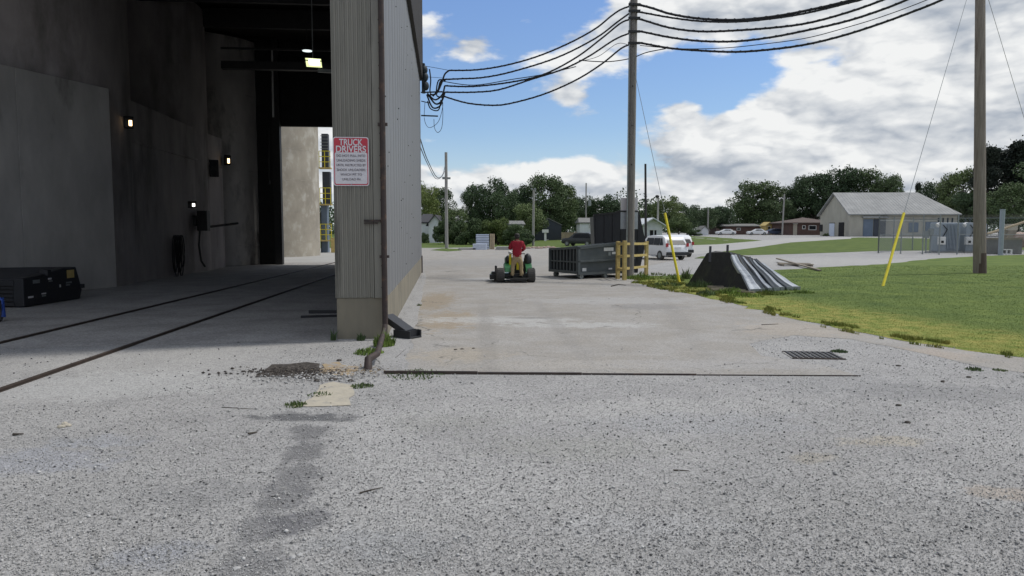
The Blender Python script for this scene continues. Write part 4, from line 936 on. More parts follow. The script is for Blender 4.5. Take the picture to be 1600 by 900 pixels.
wallq(MB(), (en - .06, .06), (en - .06, sn), .05, z0, z0, zL, zF, (1, 0)).build('far_side_panel', 'dumpster_green', du)
wallq(MB(), (.05, sn - .05), (en, sn - .05), .05, z0, z0, zR, zF, (0, 1)).build('rear_panel', 'dumpster_green', du)
MB().add([dp(.1, .1, z0 + .05), dp(en - .1, .1, z0 + .05), dp(en - .1, sn, z0 + .05), dp(.1, sn, z0 + .05)], [(0, 1, 2, 3)]).build('floor_plate', 'dark_steel', du)
for (u, v) in ((.15, .25), (en - .25, .25), (.15, sn - .3), (.2, sn * .5)):
    q = Vector(dp(u, v, .11)); MB().cyl(q - sd_.cross(Vector((0, 0, 1))) * .08, q + sd_.cross(Vector((0, 0, 1))) * .08, .11, 12).build('roller_wheel', 'fence_steel', du)
def dst(v, z, w, h, m='white_paint', off=-.006, u=.034):
    q = Vector(dp(u, v, z)); MB().box(q, (.008, w, h), math.atan2(sd_.y, sd_.x) - math.pi / 2).build('sticker', m, du)
dst(1.75, 1.27, .55, .15); dst(1.80, 1.06, .14, .15, 'fence_steel'); dst(2.05, 1.10, .20, .10)
dst(.42, .40, .22, .14, u=.09); dst(1.9, .40, .2, .07, 'sign_white', u=.09)
# black tall container behind
bc = gD(928, 36.5); bd = gD(1004, 36.9)
bk = thing('black_container', 'tall black ribbed steel container standing behind the green-grey dumpster', 'container', bc)
w_ = (bd - bc).length; zt0 = P(926, 336, 36.5).z; zt1 = P(975, 326, 36.5).z; zt2 = P(997, 334, 36.5).z
poly = [(0.08, .35), (w_ - .2, .3), (w_ + .05, 1.5), (w_ - .28, zt2), (w_ * .63, zt1), (w_ * .4, (zt0 + zt1) / 2 - .05), (-.05, zt0)]
MB().ext(poly, 0, .12, 'y').build('front_panel', 'black_paint', bk)
MB().ext([(x * .96 + .03, z - .08) for x, z in poly], .14, 1.9, 'y').build('body', 'black_paint', bk)
for k in range(6):
    x = .12 + (w_ - .45) * k / 5; zz = zt0 + (zt1 - zt0) * min(1, x / (w_ * .63)) - .12; MB().bb(x - .03, x + .03, -.05, 0, .5, zz).build('rib', 'black_paint', bk)
MB().bar((-.05, -.03, zt0), (w_ * .4, -.03, (zt0 + zt1) / 2 - .05), .09).bar((w_ * .4, -.03, (zt0 + zt1) / 2 - .05), (w_ * .63, -.03, zt1), .09).build('top_rim', 'dark_steel', bk)
for x in (.3, w_ - .5): MB().bb(x, x + .2, .1, 1.8, 0, .36).build('skid', 'dark_steel', bk)

# ---------------------------------------------------------------- mower and person
mp_ = at(806, 441.5); mow = thing('stand_on_mower', 'green stand-on lawn mower seen from behind on the road', 'mower', mp_, R(4))
sc_ = 28.9 / F
def mx(x): return (x - 806) * sc_
def wheel(x, y, r, w, name='rear_wheel'):
    pr = [(-w / 2, r * .55), (-w / 2, r * .88), (-w * .36, r), (w * .36, r), (w / 2, r * .88), (w / 2, r * .55)]; n = 28; vs = []; fs = []
    for i in range(n):
        a = 2 * math.pi * i / n
        for (xx, rr) in pr: vs.append((x + xx, y + rr * math.cos(a), r + rr * math.sin(a)))
    k = len(pr)
    for i in range(n):
        for j in range(k - 1): fs.append((i * k + j, ((i + 1) % n) * k + j, ((i + 1) % n) * k + j + 1, i * k + j + 1))
    o = MB().add(vs, fs).build(name, 'tyre', mow, smooth='auto')
    MB().cyl((x - w * .42, y, r), (x + w * .42, y, r), r * .56, 16).build('rim', 'mower_green', o)
    m = MB()
    for i in range(22):
        a = 2 * math.pi * i / 22; c = Vector((x, y + math.cos(a) * r, r + math.sin(a) * r)); m.box(c, (w * .8, .02, .03), mtx=Matrix.Rotation(a, 4, 'X'))
    q = m.build('tread', 'tyre', o); q['kind'] = 'stuff'
wheel(mx(781), .15, .29, .34); wheel(mx(831), .15, .29, .32)
for x in (mx(776), mx(836)): wheel(x, 1.35, .15, .12, 'front_caster')
MB().ext([(.55, .12), (1.6, .10), (1.75, .2), (1.6, .32), (.6, .34)], mx(768), mx(838), 'x').build('mowing_deck', 'mower_green', mow, bevel=.02)
MB().bb(mx(765), mx(782), .45, .9, .10, .30).bb(mx(768), mx(778), .5, .75, .30, .42).cyl((mx(775), .55, .38), (mx(775), .55, .66), .05, 8).build('side_chute', 'black_plastic', mow, bevel=.02)
for x0, x1 in ((788, 801), (822, 833)):
    MB().ext([(-.02, .42), (.1, .62), (.5, .78), (.9, .72), (.9, .40)], mx(x0), mx(x1), 'x').build('fender', 'mower_green', mow, bevel=.03)
MB().bb(mx(790), mx(803), .5, 1.0, .6, 1.0).build('fuel_tank', 'mower_green', mow, bevel=.05)
MB().bb(mx(797), mx(824), .45, 1.1, .3, .82).build('engine_block', 'dark_steel', mow, bevel=.04)
MB().ball((mx(827), .55, .86), .30, 14, 10, (.55, .6, 1.0)).build('air_filter', 'black_plastic', mow, smooth=True)
MB().ball((mx(795), .5, .92), .12, 12, 8, (1, 1, 1.4)).build('oil_filter', 'black_plastic', mow, smooth=True)
MB().bb(mx(796), mx(799.5), .30, .34, .55, 1.18).build('control_tower_strip', 'yellow_paint', mow)
MB().bb(mx(808), mx(812), .30, .34, .5, .9).build('warning_strip', 'yellow_paint', mow)
MB().ball((mx(797), .28, 1.20), .07, 10, 6).build('white_knob', 'white_paint', mow, smooth=True)
MB().tube([(mx(800), .5, .9), (mx(800), .45, 1.15), (mx(822), .45, 1.15), (mx(822), .5, .9)], .02, 8).build('handle_bar', 'dark_steel', mow)
MB().bb(mx(790), mx(826), -.35, .22, .15, .20).bb(mx(796), mx(822), -.35, -.31, .10, .16).build('foot_platform', 'dark_steel', mow, bevel=.01)
MB().bb(mx(783), mx(829), .05, .25, .22, .36).build('rear_axle', 'dark_steel', mow)

def skin_mesh(name, m, parent, chains, root=0, sub=2):
    """chains: list of lists of (x,y,z,r); points closer than 1 mm are shared"""
    V = []; RAD = []; E = []
    def vid(p):
        for i, q in enumerate(V):
            if (q - Vector(p[:3])).length < 1e-3: return i
        V.append(Vector(p[:3])); RAD.append(p[3]); return len(V) - 1
    for ch in chains:
        ids = [vid(p) for p in ch]
        E += [(a, b) for a, b in zip(ids, ids[1:])]
    me = bpy.data.meshes.new(name); me.from_pydata(V, E, []); me.materials.append(M[m])
    o = bpy.data.objects.new(name, me); COL.objects.link(o); o.parent = parent
    sk = o.modifiers.new('skin', 'SKIN'); sl = me.skin_vertices[0].data if me.skin_vertices else None
    if sl is None:
        bpy.context.view_layer.objects.active = o; o.select_set(True)
        bm = bmesh.new(); bm.from_mesh(me); bm.verts.layers.skin.verify(); bm.to_mesh(me); bm.free(); sl = me.skin_vertices[0].data
    for i, r in enumerate(RAD):
        rr = r if isinstance(r, tuple) else (r, r); sl[i].radius = rr; sl[i].use_root = (i == root)
    sk.use_smooth_shade = True
    s_ = o.modifiers.new('sub', 'SUBSURF'); s_.levels = sub; s_.render_levels = sub
    dg = bpy.context.evaluated_depsgraph_get(); me2 = bpy.data.meshes.new_from_object(o.evaluated_get(dg)); o.modifiers.clear(); o.data = me2
    if not me2.materials: me2.materials.append(M[m])
    if name in ('shirt', 'trousers'):
        for v in me2.vertices:
            q = v.co; v.co = q + v.normal * (.022 * noise.noise(Vector((q.x * 9, q.y * 9, q.z * 14))) + .012 * noise.noise(q * 26))
    return o
pr = thing('person', 'person in a red shirt and khaki trousers standing on the green mower, back turned', 'person', mp_ + Vector((mx(808), -.12, .2)), R(4))
Z = 0.0
def hand(w, d, side):
    """palm from wrist w along direction d; returns chains of palm, four fingers and a thumb"""
    d = Vector(d).normalized(); w = Vector(w); s = d.cross(Vector((0, 0, 1)));
    s = s.normalized() if s.length > .1 else Vector((1, 0, 0)); n = s.cross(d).normalized(); ch = []
    palm = w + d * .055; ch.append([(*w, .024), (*palm, .030)])
    for k, (o, L_) in enumerate(((-.027, .062), (-.009, .072), (.009, .068), (.027, .052))):
        b = w + d * .09 + s * o; k1_ = b + d * L_ * .45 - n * L_ * .15; k2 = b + d * L_ * .65 - n * L_ * .6
        ch.append([(*palm, .030), (*b, .010), (*k1_, .009), (*k2, .008)])
    tb = w + d * .035 + s * side * .035; tt = tb + d * .035 + s * side * .02 - n * .01
    ch.append([(*palm, .030), (*tb, .012), (*tt, .010)]); return ch
Lsh, Rsh = (-.19, 0, 1.43, .055), (.19, 0, 1.43, .055)
Lel, Lwr = (-.27, .10, 1.16, .04), (-.16, .22, 1.40, .03)
Rel, Rwr = (.27, .06, 1.14, .04), (.16, .30, 1.02, .03)
neck = (0, .02, 1.50, .055)
body = [[(0, 0, .86, .13), (0, 0, 1.05, .13), (0, 0, 1.22, .14), (0, .0, 1.38, .13), neck, (0, .05, 1.57, .05), (0, .075, 1.64, .092), (0, .08, 1.70, .088)],
        [(0, .0, 1.38, .13), Lsh, Lel, Lwr], [(0, .0, 1.38, .13), Rsh, Rel, Rwr],
        [(0, 0, .86, .13), (-.12, 0, .80, .09), (-.165, .03, .44, .055), (-.19, 0, .10, .04), (-.19, .14, .04, .035)],
        [(0, 0, .86, .13), (.12, 0, .80, .09), (.155, .03, .44, .055), (.18, 0, .10, .04), (.18, .14, .04, .035)]]
body += [[tuple(c if i else (*Lwr[:3], .03)) for i, c in enumerate(ch)] for ch in hand(Lwr[:3], (.35, .15, .9), 1)]
body += [[tuple(c if i else (*Rwr[:3], .03)) for i, c in enumerate(ch)] for ch in hand(Rwr[:3], (-.3, 1, -.3), -1)]
skin_mesh('body', 'skin', pr, body)
fc = MB().ball((0, .165, 1.665), .016, 8, 6, (.8, 1.4, 1.3)).build('nose', 'skin', pr, smooth=True)
for sx in (-1, 1):
    MB().ball((sx * .033, .155, 1.69), .012, 8, 6).build('eye', 'white_paint', pr, smooth=True)
    MB().ball((sx * .093, .065, 1.675), .026, 8, 6, (.35, .8, 1.2)).build('ear', 'skin', pr, smooth=True)
MB().ball((0, .158, 1.62), .02, 8, 4, (1.2, .4, .3)).build('mouth', 'red_plastic', pr, smooth=True)
MB().ball((0, .055, 1.70), .112, 16, 10, (.95, 1.0, .85)).ball((0, .025, 1.64), .102, 14, 8, (1, .8, 1.0)).build('hair', 'hair', pr, smooth=True)
skin_mesh('shirt', 'shirt_red', pr, [[(0, 0, .80, (.21, .16)), (0, 0, 1.0, (.20, .15)), (0, 0, 1.2, (.215, .155)), (0, 0, 1.36, (.215, .15)), (0, .01, 1.46, (.14, .11)), (0, .02, 1.53, (.085, .08))],
     [(0, 0, 1.36, (.215, .15)), (-.20, 0, 1.40, .10), (-.285, .07, 1.20, .085), (-.27, .13, 1.17, .08), (-.20, .19, 1.31, .06)], [(0, 0, 1.36, (.215, .15)), (.20, 0, 1.40, .10), (.285, .05, 1.18, .085), (.26, .10, 1.13, .08), (.21, .20, 1.08, .06)]])
skin_mesh('trousers', 'khaki', pr, [[(0, 0, .88, .145), (0, 0, .80, .14), (-.13, 0, .70, .11), (-.17, .03, .44, .088), (-.19, 0, .14, .078), (-.19, 0, .07, .08)],
     [(0, 0, .80, .14), (.13, 0, .70, .11), (.16, .03, .44, .088), (.18, 0, .14, .078), (.18, 0, .07, .08)]])
for sx in (-1, 1): MB().ball((sx * .187, .06, .05), .06, 10, 6, (.85, 2.1, .8)).build('shoe', 'black_rubber', pr, smooth=True)

# ---------------------------------------------------------------- metal pile on the lawn
mh = at(1120, 447); hood = thing('black_steel_hopper', 'black flared steel hopper lying on the lawn with two spikes on its top edge', 'hopper', mh)
def V_(q): return Vector(q) - mh
BLf, BRf = V_(at(1078, 441)), V_(at(1172, 458)); BRb, BLb = V_(gD(1212, 27.5)), V_(gD(1105, 29.6))
TLf, TRf = V_(P(1106, 396, 28.2)), V_(P(1141, 395, 27.3)); TRb, TLb = V_(P(1175, 404, 28.2)), V_(P(1118, 393, 29.2))
def onplane(x, y, a, b, c):
    n = (b - a).cross(c - a); o = Vector((0, 0, H)) - mh; d = ray(x, y); return o + d * ((a - o).dot(n) / d.dot(n))
TLf = onplane(1106, 396, BLf, BRf, TRf)
def slab4(a, b, c, d, th, name, m, par):
    n = (b - a).cross(d - a).normalized() * th; vs = [a, b, c, d, a + n, b + n, c + n, d + n]
    return MB().add(vs, [(0, 1, 2, 3), (7, 6, 5, 4), (0, 4, 5, 1), (1, 5, 6, 2), (2, 6, 7, 3), (3, 7, 4, 0)]).build(name, m, par)
slab4(BLf, BRf, TRf, TLf, .03, 'front_plate', 'hood_black', hood)
slab4(BRf + Vector((.03, 0, 0)), BRb, TRb, TRf + Vector((.03, 0, 0)), .03, 'right_plate', 'hood_black', hood)
slab4(BLb, BLf - Vector((.03, 0, 0)), TLf - Vector((.03, 0, 0)), TLb, .03, 'left_plate', 'hood_black', hood)
slab4(BRb, BLb, TLb, TRb, .03, 'rear_plate', 'hood_black', hood)
slab4(TLf + Vector((0, 0, .002)), TRf, TRb, TLb, .02, 'top_plate', 'hood_black', hood)
MB().bar(BLf + Vector((0, -.03, 0)), TLf + Vector((0, -.03, 0)), .07).bar(BRf + Vector((0, -.04, 0)), TRf + Vector((0, -.04, 0)), .06).build('edge_flange', 'galvanised_dark', hood)
for xx, y0, y1 in ((1109, 396, 385), (1136, 396, 383)):
    MB().bar(V_(P(xx, y0 + 14, 27.6)), V_(P(xx + 1, y1, 27.9)), .09, .05).build('spike', 'black_paint', hood)
for k in range(4):
    MB().bar(V_(at(1105 + 3 * k, 450 + 2 * k)) + Vector((0, 0, .05)), V_(at(1166 + 4 * k, 451 + 3 * k)) + Vector((0, 0, .07)), .10, .06).build('timber_batten', 'weathered_wood', hood)
def channel(tpx, tD, bpx, bD, w, m, lab, r1=.10):
    a = P(*tpx, tD); b = P(*bpx, bD); b.z = max(b.z, .10); d = (b - a); L_ = d.length; d.normalize()
    side = Vector((1, .25, .16 * math.sin(w * 91 + tpx[0]))); side = (side - d * side.dot(d)).normalized(); up = side.cross(d).normalized()
    if up.z < 0: up = -up
    t = thing('galvanised_channel', lab, 'metal panel', b)
    o = b
    pf = [(-w / 2, -r1), (-w / 2, .0), (-w * .44, .022), (-w * .30, .030), (0, .018), (w * .34, .034), (w * .46, .020), (w / 2, -.02), (w / 2, -r1), (w / 2 - .03, -r1), (w / 2 - .03, -.02), (-w / 2 + .03, -.02), (-w / 2 + .03, -r1)]
    vs = []; fs = []; K = 5; n = len(pf)
    for i in range(K + 1):
        c = a - o + d * L_ * i / K - Vector((0, 0, .05 * math.sin(math.pi * i / K)))
        fl = 1 + .10 * (i == K) + .05 * math.sin(i * 2.3 + w * 40); c = c + side * .03 * math.sin(i * 1.7 + w * 70)
        tp_ = .55 + .45 * i / K; vs += [c + side * x * fl * tp_ + up * z for x, z in pf]
    for i in range(K):
        for j in range(n): fs.append((i * n + j, i * n + (j + 1) % n, (i + 1) * n + (j + 1) % n, (i + 1) * n + j))
    fs += [tuple(range(n - 1, -1, -1)), tuple(range(K * n, K * n + n))]
    MB().add(vs, fs).build('channel_sheet', m, t)
    c = b - o + d * .02; MB().bar(c - side * w * .52 - up * .03, c + side * w * .52 - up * .03, .05, .13).build('end_lip', 'fence_steel', t)
    for fr in (.48,):
        c = a - o + d * L_ * fr; MB().bar(c - side * w * .45 + up * .042, c + side * w * .45 + up * .042, .012, .006).build('seam', 'dark_steel', t)
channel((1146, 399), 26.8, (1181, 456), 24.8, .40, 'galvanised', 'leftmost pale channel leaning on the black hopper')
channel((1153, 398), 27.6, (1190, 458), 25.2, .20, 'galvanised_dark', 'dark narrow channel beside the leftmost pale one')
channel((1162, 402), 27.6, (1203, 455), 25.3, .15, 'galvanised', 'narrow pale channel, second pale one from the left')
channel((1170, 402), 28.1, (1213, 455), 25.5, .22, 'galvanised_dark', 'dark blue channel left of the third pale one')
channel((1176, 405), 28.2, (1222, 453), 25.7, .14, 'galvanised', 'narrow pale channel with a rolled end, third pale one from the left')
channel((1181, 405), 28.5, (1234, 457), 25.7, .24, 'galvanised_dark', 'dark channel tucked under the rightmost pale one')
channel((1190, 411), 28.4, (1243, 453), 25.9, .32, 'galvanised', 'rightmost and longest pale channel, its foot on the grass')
# boards near the gravel strip
b1, b2 = at(1214, 409), at(1281, 424)
t = thing('long_board', 'long grey plank lying slantwise with one end raised over the pallet', 'plank', b2)
MB().bar(Vector((0, 0, .06)), (b1 - b2) + Vector((0, 0, .22)), .16, .07).build('plank', 'weathered_wood', t)
pl_ = at(1242, 415); pal = thing('wooden_pallet', 'low weathered pallet lying on the gravel strip', 'pallet', pl_, R(-12))
bd0 = MB().bb(-.9, .9, -.07, .07, .10, .13).build('deck_board', 'weathered_wood', pal)
for k in range(7):
    c = bd0 if k == 0 else copy_obj(bd0, pal); c.location = (random.uniform(-.05, .05), -.9 + k * .3, 0)
for x in (-.8, 0, .8): MB().bb(x - .05, x + .05, -1, 1, 0, .10).build('stringer', 'weathered_wood', pal)

# ---------------------------------------------------------------- foreground details
ha, hb_ = at(600, 584), at(1345, 588); hd = hb_ - ha
st = thing('steel_edge_strip', 'rusty steel strip sunk across the road where gravel meets paving', 'edging', ha, math.atan2(hd.y, hd.x))
segs = [0, .2, .42, .66, 1.0]
for i in range(4):
    L0, L1 = segs[i] * hd.length, segs[i + 1] * hd.length - .006; h0 = (.045, .034, .026, .016)[i]
    MB().bb(L0, L1, -.02 if i < 2 else -.008, .02 if i < 2 else .008, -.02, h0).build('strip_length', 'rail_steel' if i < 2 else 'rust_pipe', st)
gr_ = thing('drain_grate', 'dark cast iron drain grate sunk in the gravel at the right', 'grate', at(1270, 556), R(-6))
gw, gd = .84, .62
bar0 = MB().add([(-.02, -gd / 2, 0), (.02, -gd / 2, 0), (.02, gd / 2, 0), (-.02, gd / 2, 0), (-.02, -gd / 2, .018), (.02, -gd / 2, .018), (.02, gd / 2, .018), (-.02, gd / 2, .018)], [(3, 2, 1, 0), (4, 5, 6, 7), (0, 1, 5, 4), (1, 2, 6, 5), (2, 3, 7, 6), (3, 0, 4, 7)]).build('grate_bar', 'black_paint', gr_)
for k in range(9):
    c = bar0 if k == 0 else copy_obj(bar0, gr_); c.location = (-gw / 2 + .06 + k * (gw - .12) / 8, 0, .010)
MB().bb(-gw / 2, gw / 2, gd / 2, gd / 2 + .03, 0, .02).bb(-gw / 2, gw / 2, -gd / 2 - .03, -gd / 2, 0, .02).build('grate_frame', 'rail_steel', gr_)
MB().bb(-gw / 2, gw / 2, -gd / 2, gd / 2, .002, .009).build('silt', 'yard_asphalt', gr_)
def crumbs(name, pxc, spread, n, r0, r1, m, label, seed):
    r = np.random.default_rng(seed); c = at(*pxc)
    x = c.x + spread[0] * r.normal(size=n); y = c.y + spread[1] * r.normal(size=n); s = r0 + (r1 - r0) * r.random(n) ** 3
    D = np.array([(1, 0, 0), (-1, 0, 0), (0, 1, 0), (0, -1, 0), (0, 0, 1), (0, 0, -1)], float)
    V = D[None] * s[:, None, None] * (.6 + .8 * r.random((n, 6, 1))); V[:, :, 2] = V[:, :, 2] * .6 + .014
    V[:, :, 0] += x[:, None]; V[:, :, 1] += y[:, None]
    F8 = np.array([(0, 2, 4), (2, 1, 4), (1, 3, 4), (3, 0, 4), (2, 0, 5), (1, 2, 5), (3, 1, 5), (0, 3, 5)])
    o = bpy.data.objects.new(name, np_mesh(name, V.reshape(-1, 3), (F8[None] + (np.arange(n) * 6)[:, None, None]).reshape(-1, 3), m)); COL.objects.link(o)
    tag(o, label, 'rubble', kind='stuff')
crumbs('asphalt_crumbs', (470, 582), (.52, .16), 700, .006, .032, 'asphalt_patch', 'dark asphalt crumbs strewn over the broken patch', 1)
crumbs('pale_crumbs', (500, 590), (.45, .18), 900, .004, .026, 'stone', 'pale stone crumbs strewn round the broken patch', 2)
crumbs('dirt_crumbs', (560, 580), (.35, .2), 400, .004, .016, 'orange_dirt', 'tan crumbs of dirt round the pipe foot', 3)
# black plastic trough by the plinth
tr = thing('plastic_trough', 'broken black plastic channel section dumped beside the plinth', 'debris', at(632, 527), R(-35))
MB().ext([(-.17, 0), (.17, 0), (.17, .16), (.14, .16), (.13, .04), (-.13, .04), (-.14, .16), (-.17, .16)], -.14, .30, 'x').build('lower_piece', 'black_plastic', tr, bevel=.008)
q = MB().ext([(-.15, 0), (.15, 0), (.15, .12), (.12, .12), (.11, .03), (-.11, .03), (-.12, .12), (-.15, .12)], -.05, .55, 'x').build('leaning_piece', 'black_plastic', tr, bevel=.008)
q.location = (.10, .02, .18); q.rotation_euler = (0, R(-152), R(8))
for k in range(5): MB().bb(-.10 + k * .08, -.09 + k * .08, -.172, .172, .02, .165).build('ridge', 'black_paint', tr)
def tuft(name, c, n, h, spread, label, m='weed', seed=1, w=.008, cat='weed'):
    r = random.Random(seed); b = MB()
    for i in range(n):
        a = r.uniform(0, 6.28); rr = spread * math.sqrt(r.random()); x, y = rr * math.cos(a), rr * math.sin(a); hh = h * r.uniform(.25, 1.1) * (1.15 - .7 * rr / spread)
        a2 = r.uniform(0, 6.28); lx, ly = hh * .6 * math.cos(a2) * r.random(), hh * .6 * math.sin(a2) * r.random(); ww = w * r.uniform(.6, 1.4)
        p, q_, t_ = Vector((x, y, 0)), Vector((x + lx * .45, y + ly * .45, hh * .6)), Vector((x + lx, y + ly, hh))
        s_ = Vector((-math.sin(a2 + 1), math.cos(a2 + 1), 0)) * ww
        b.add([p - s_, p + s_, q_ + s_, q_ - s_, t_], [(0, 1, 2, 3), (3, 2, 4)])
    me = bpy.data.meshes.new(name); me.from_pydata(b.v, [], b.f); me.materials.append(M[m])
    o = bpy.data.objects.new(name, me); COL.objects.link(o); o.location = c; return tag(o, label, cat)
tuft('weed_clump', at(600, 541), 420, .30, .18, 'bright green weeds growing behind the foot of the downpipe', seed=1, w=.012)
tuft('weed_clump', at(577, 552), 300, .12, .26, 'low green weeds spreading at the left of the pipe foot', seed=2, w=.010)
tuft('weed_clump', at(564, 532), 160, .17, .07, 'small upright weed against the front of the concrete base', seed=3, w=.012, m='leaf_mid')
tuft('weed_clump', at(521, 532), 90, .22, .05, 'thin dark weed at the left edge of the concrete base', seed=4, m='leaf_mid')
tuft('weed_clump', at(566, 604), 160, .06, .16, 'sparse weeds in the gravel below the pipe foot', seed=5, m='leaf_mid')
tuft('weed_clump', at(650, 586), 260, .06, .42, 'low weeds along the left end of the steel edge strip', seed=6, m='leaf_mid')
tuft('weed_clump', at(462, 634), 140, .07, .14, 'weeds at the left corner of the bare concrete patch', seed=7, m='leaf_light')
tuft('weed_clump', at(500, 617), 90, .05, .16, 'faint weeds in the crack of the bare concrete patch', seed=8, m='leaf_mid')
tuft('weed_clump', at(1311, 550), 170, .06, .14, 'low weed patch just right of the drain grate', seed=9, m='leaf_mid')
tuft('weed_clump', at(1522, 578), 100, .06, .13, 'small weed between the gravel and the tan strip at the right', seed=10, m='leaf_mid')
tuft('weed_clump', at(1562, 579), 70, .04, .10, 'tiny weed near the right edge of the gravel', seed=11, m='leaf_mid')
tuft('weed_clump', at(1072, 436), 240, .55, .18, 'tall leafy weed between the yellow guy guard and the black hopper', seed=12, w=.011, m='leaf_mid')
tuft('weed_clump', at(1000, 436), 500, .28, .6, 'long grass at the foot of the central pole', seed=13, w=.015, m='weed')
tuft('weed_clump', at(1105, 461), 300, .22, .35, 'dark weed clump in front of the black hopper', seed=14, w=.014, m='leaf_mid')
tuft('weed_clump', at(1165, 463), 300, .15, .6, 'low weeds below the feet of the pale channels', seed=15, w=.012, m='weed')
tuft('weed_clump', at(655, 478), 60, .10, .06, 'tiny weed at the foot of the plinth wall', seed=16, m='leaf_mid')
tuft('weed_clump', at(1092, 448), 420, .34, .5, 'tall dull grass along the left foot of the black hopper', seed=21, w=.012, m='leaf_mid')
tuft('weed_clump', at(1140, 458), 380, .26, .5, 'dull grass along the right foot of the black hopper, before the channels', seed=22, w=.012, m='weed')
tuft('weed_clump', at(1255, 458), 200, .16, .35, 'grass tuft round the foot of the rightmost pale channel', seed=23, w=.010, m='weed')
tuft('weed_clump', at(1040, 446), 380, .18, .6, 'weeds along the lawn corner left of the leaning yellow guard foot', seed=24, w=.010, m='leaf_mid')
def twig(pts, r, label, cat='twig'):
    P_ = [at(*p) + Vector((0, 0, r * 1.1 + .002 + (.02 if 0 < i < len(pts) - 1 else 0))) for i, p in enumerate(pts)]
    tag(MB().tube(P_, [r * 1.2] + [r] * (len(P_) - 2) + [r * .5], 6).build('twig', 'bark'), label, cat)
twig([(562, 772), (580, 771), (598, 763)], .006, 'thin curved twig on the gravel right of the dark patch')
twig([(1052, 736), (1076, 737)], .006, 'short dark stick lying in the middle gravel')
twig([(347, 637), (400, 640)], .004, 'dark wire-like stick left of the bare concrete patch')
twig([(20, 681), (37, 680)], .012, 'short dark stick near the left edge of the gravel')
twig([(388, 680), (402, 677)], .011, 'dark oval scrap on the gravel beside the dark patch', 'debris')
twig([(955, 448), (966, 446), (978, 446.5)], .018, 'dark stick lying on the road before the yellow guard rail')
twig([(618, 560), (634, 546)], .005, 'thin stick at the edge of the gravel fringe')
twig([(1190, 508), (1216, 507)], .008, 'thin stick by the lawn edge')
def rocks(pxs, r, m, label, seed=0, cat='stone', name='stone_lump'):
    rr = random.Random(seed)
    for i, p in enumerate(pxs):
        c = at(*p); b = MB().ball((0, 0, 0), r, 8, 6, (rr.uniform(.9, 1.5), rr.uniform(.8, 1.1), rr.uniform(.4, .65)))
        b.v = [tuple(Vector(v) * (1 + .25 * noise.noise(Vector(v) / r * 1.4 + Vector((i * 7, seed, 0))))) for v in b.v]
        o = b.build(name, m); o.location = c + Vector((0, 0, r * .25)); tag(o, label[i] if isinstance(label, list) else label, cat, None if isinstance(label, list) else label)
rocks([(458, 872), (468, 868), (370, 889)], .022, 'stone', ['pale rounded stone left of a pair beside the dark patch', 'pale rounded stone right of a pair beside the dark patch', 'pale stone at the bottom edge beside the dark patch'], 1)
rocks([(1404, 572), (1473, 597), (1514, 590), (1404, 634), (1418, 661)], .03, 'asphalt_patch', ['dark asphalt lump just below and right of the drain grate', 'dark asphalt lump below the small weed at the right', 'dark asphalt lump near the tan strip at the far right', 'dark asphalt lump in the gravel below the end of the steel strip', 'lowest of the dark asphalt lumps in the right gravel'], 2)
rocks([(712, 547), (722, 546), (740, 545), (1005, 444), (830, 441)], .03, 'asphalt_patch', ['left crumb of three on the tan road dust', 'middle crumb of three on the tan road dust', 'right crumb of three on the tan road dust', 'dark crumb on the road before the yellow guard rail', 'dark crumb on the road just right of the mower wheel'], 3)
rocks([(530, 564), (480, 590), (520, 594), (495, 596), (548, 596)], .045, 'asphalt_patch', ['asphalt chunk behind the orange dirt near the pipe foot', 'asphalt chunk at the front left of the broken dark patch', 'asphalt chunk at the front right of the broken dark patch', 'asphalt chunk at the front middle of the broken dark patch', 'asphalt chunk between the orange dirt and the bare concrete'], 4)
c = at(100, 668); rocks([(96, 668), (105, 666), (101, 663)], .035, 'slab', 'crumbled tan lump at the left of the gravel', 5)

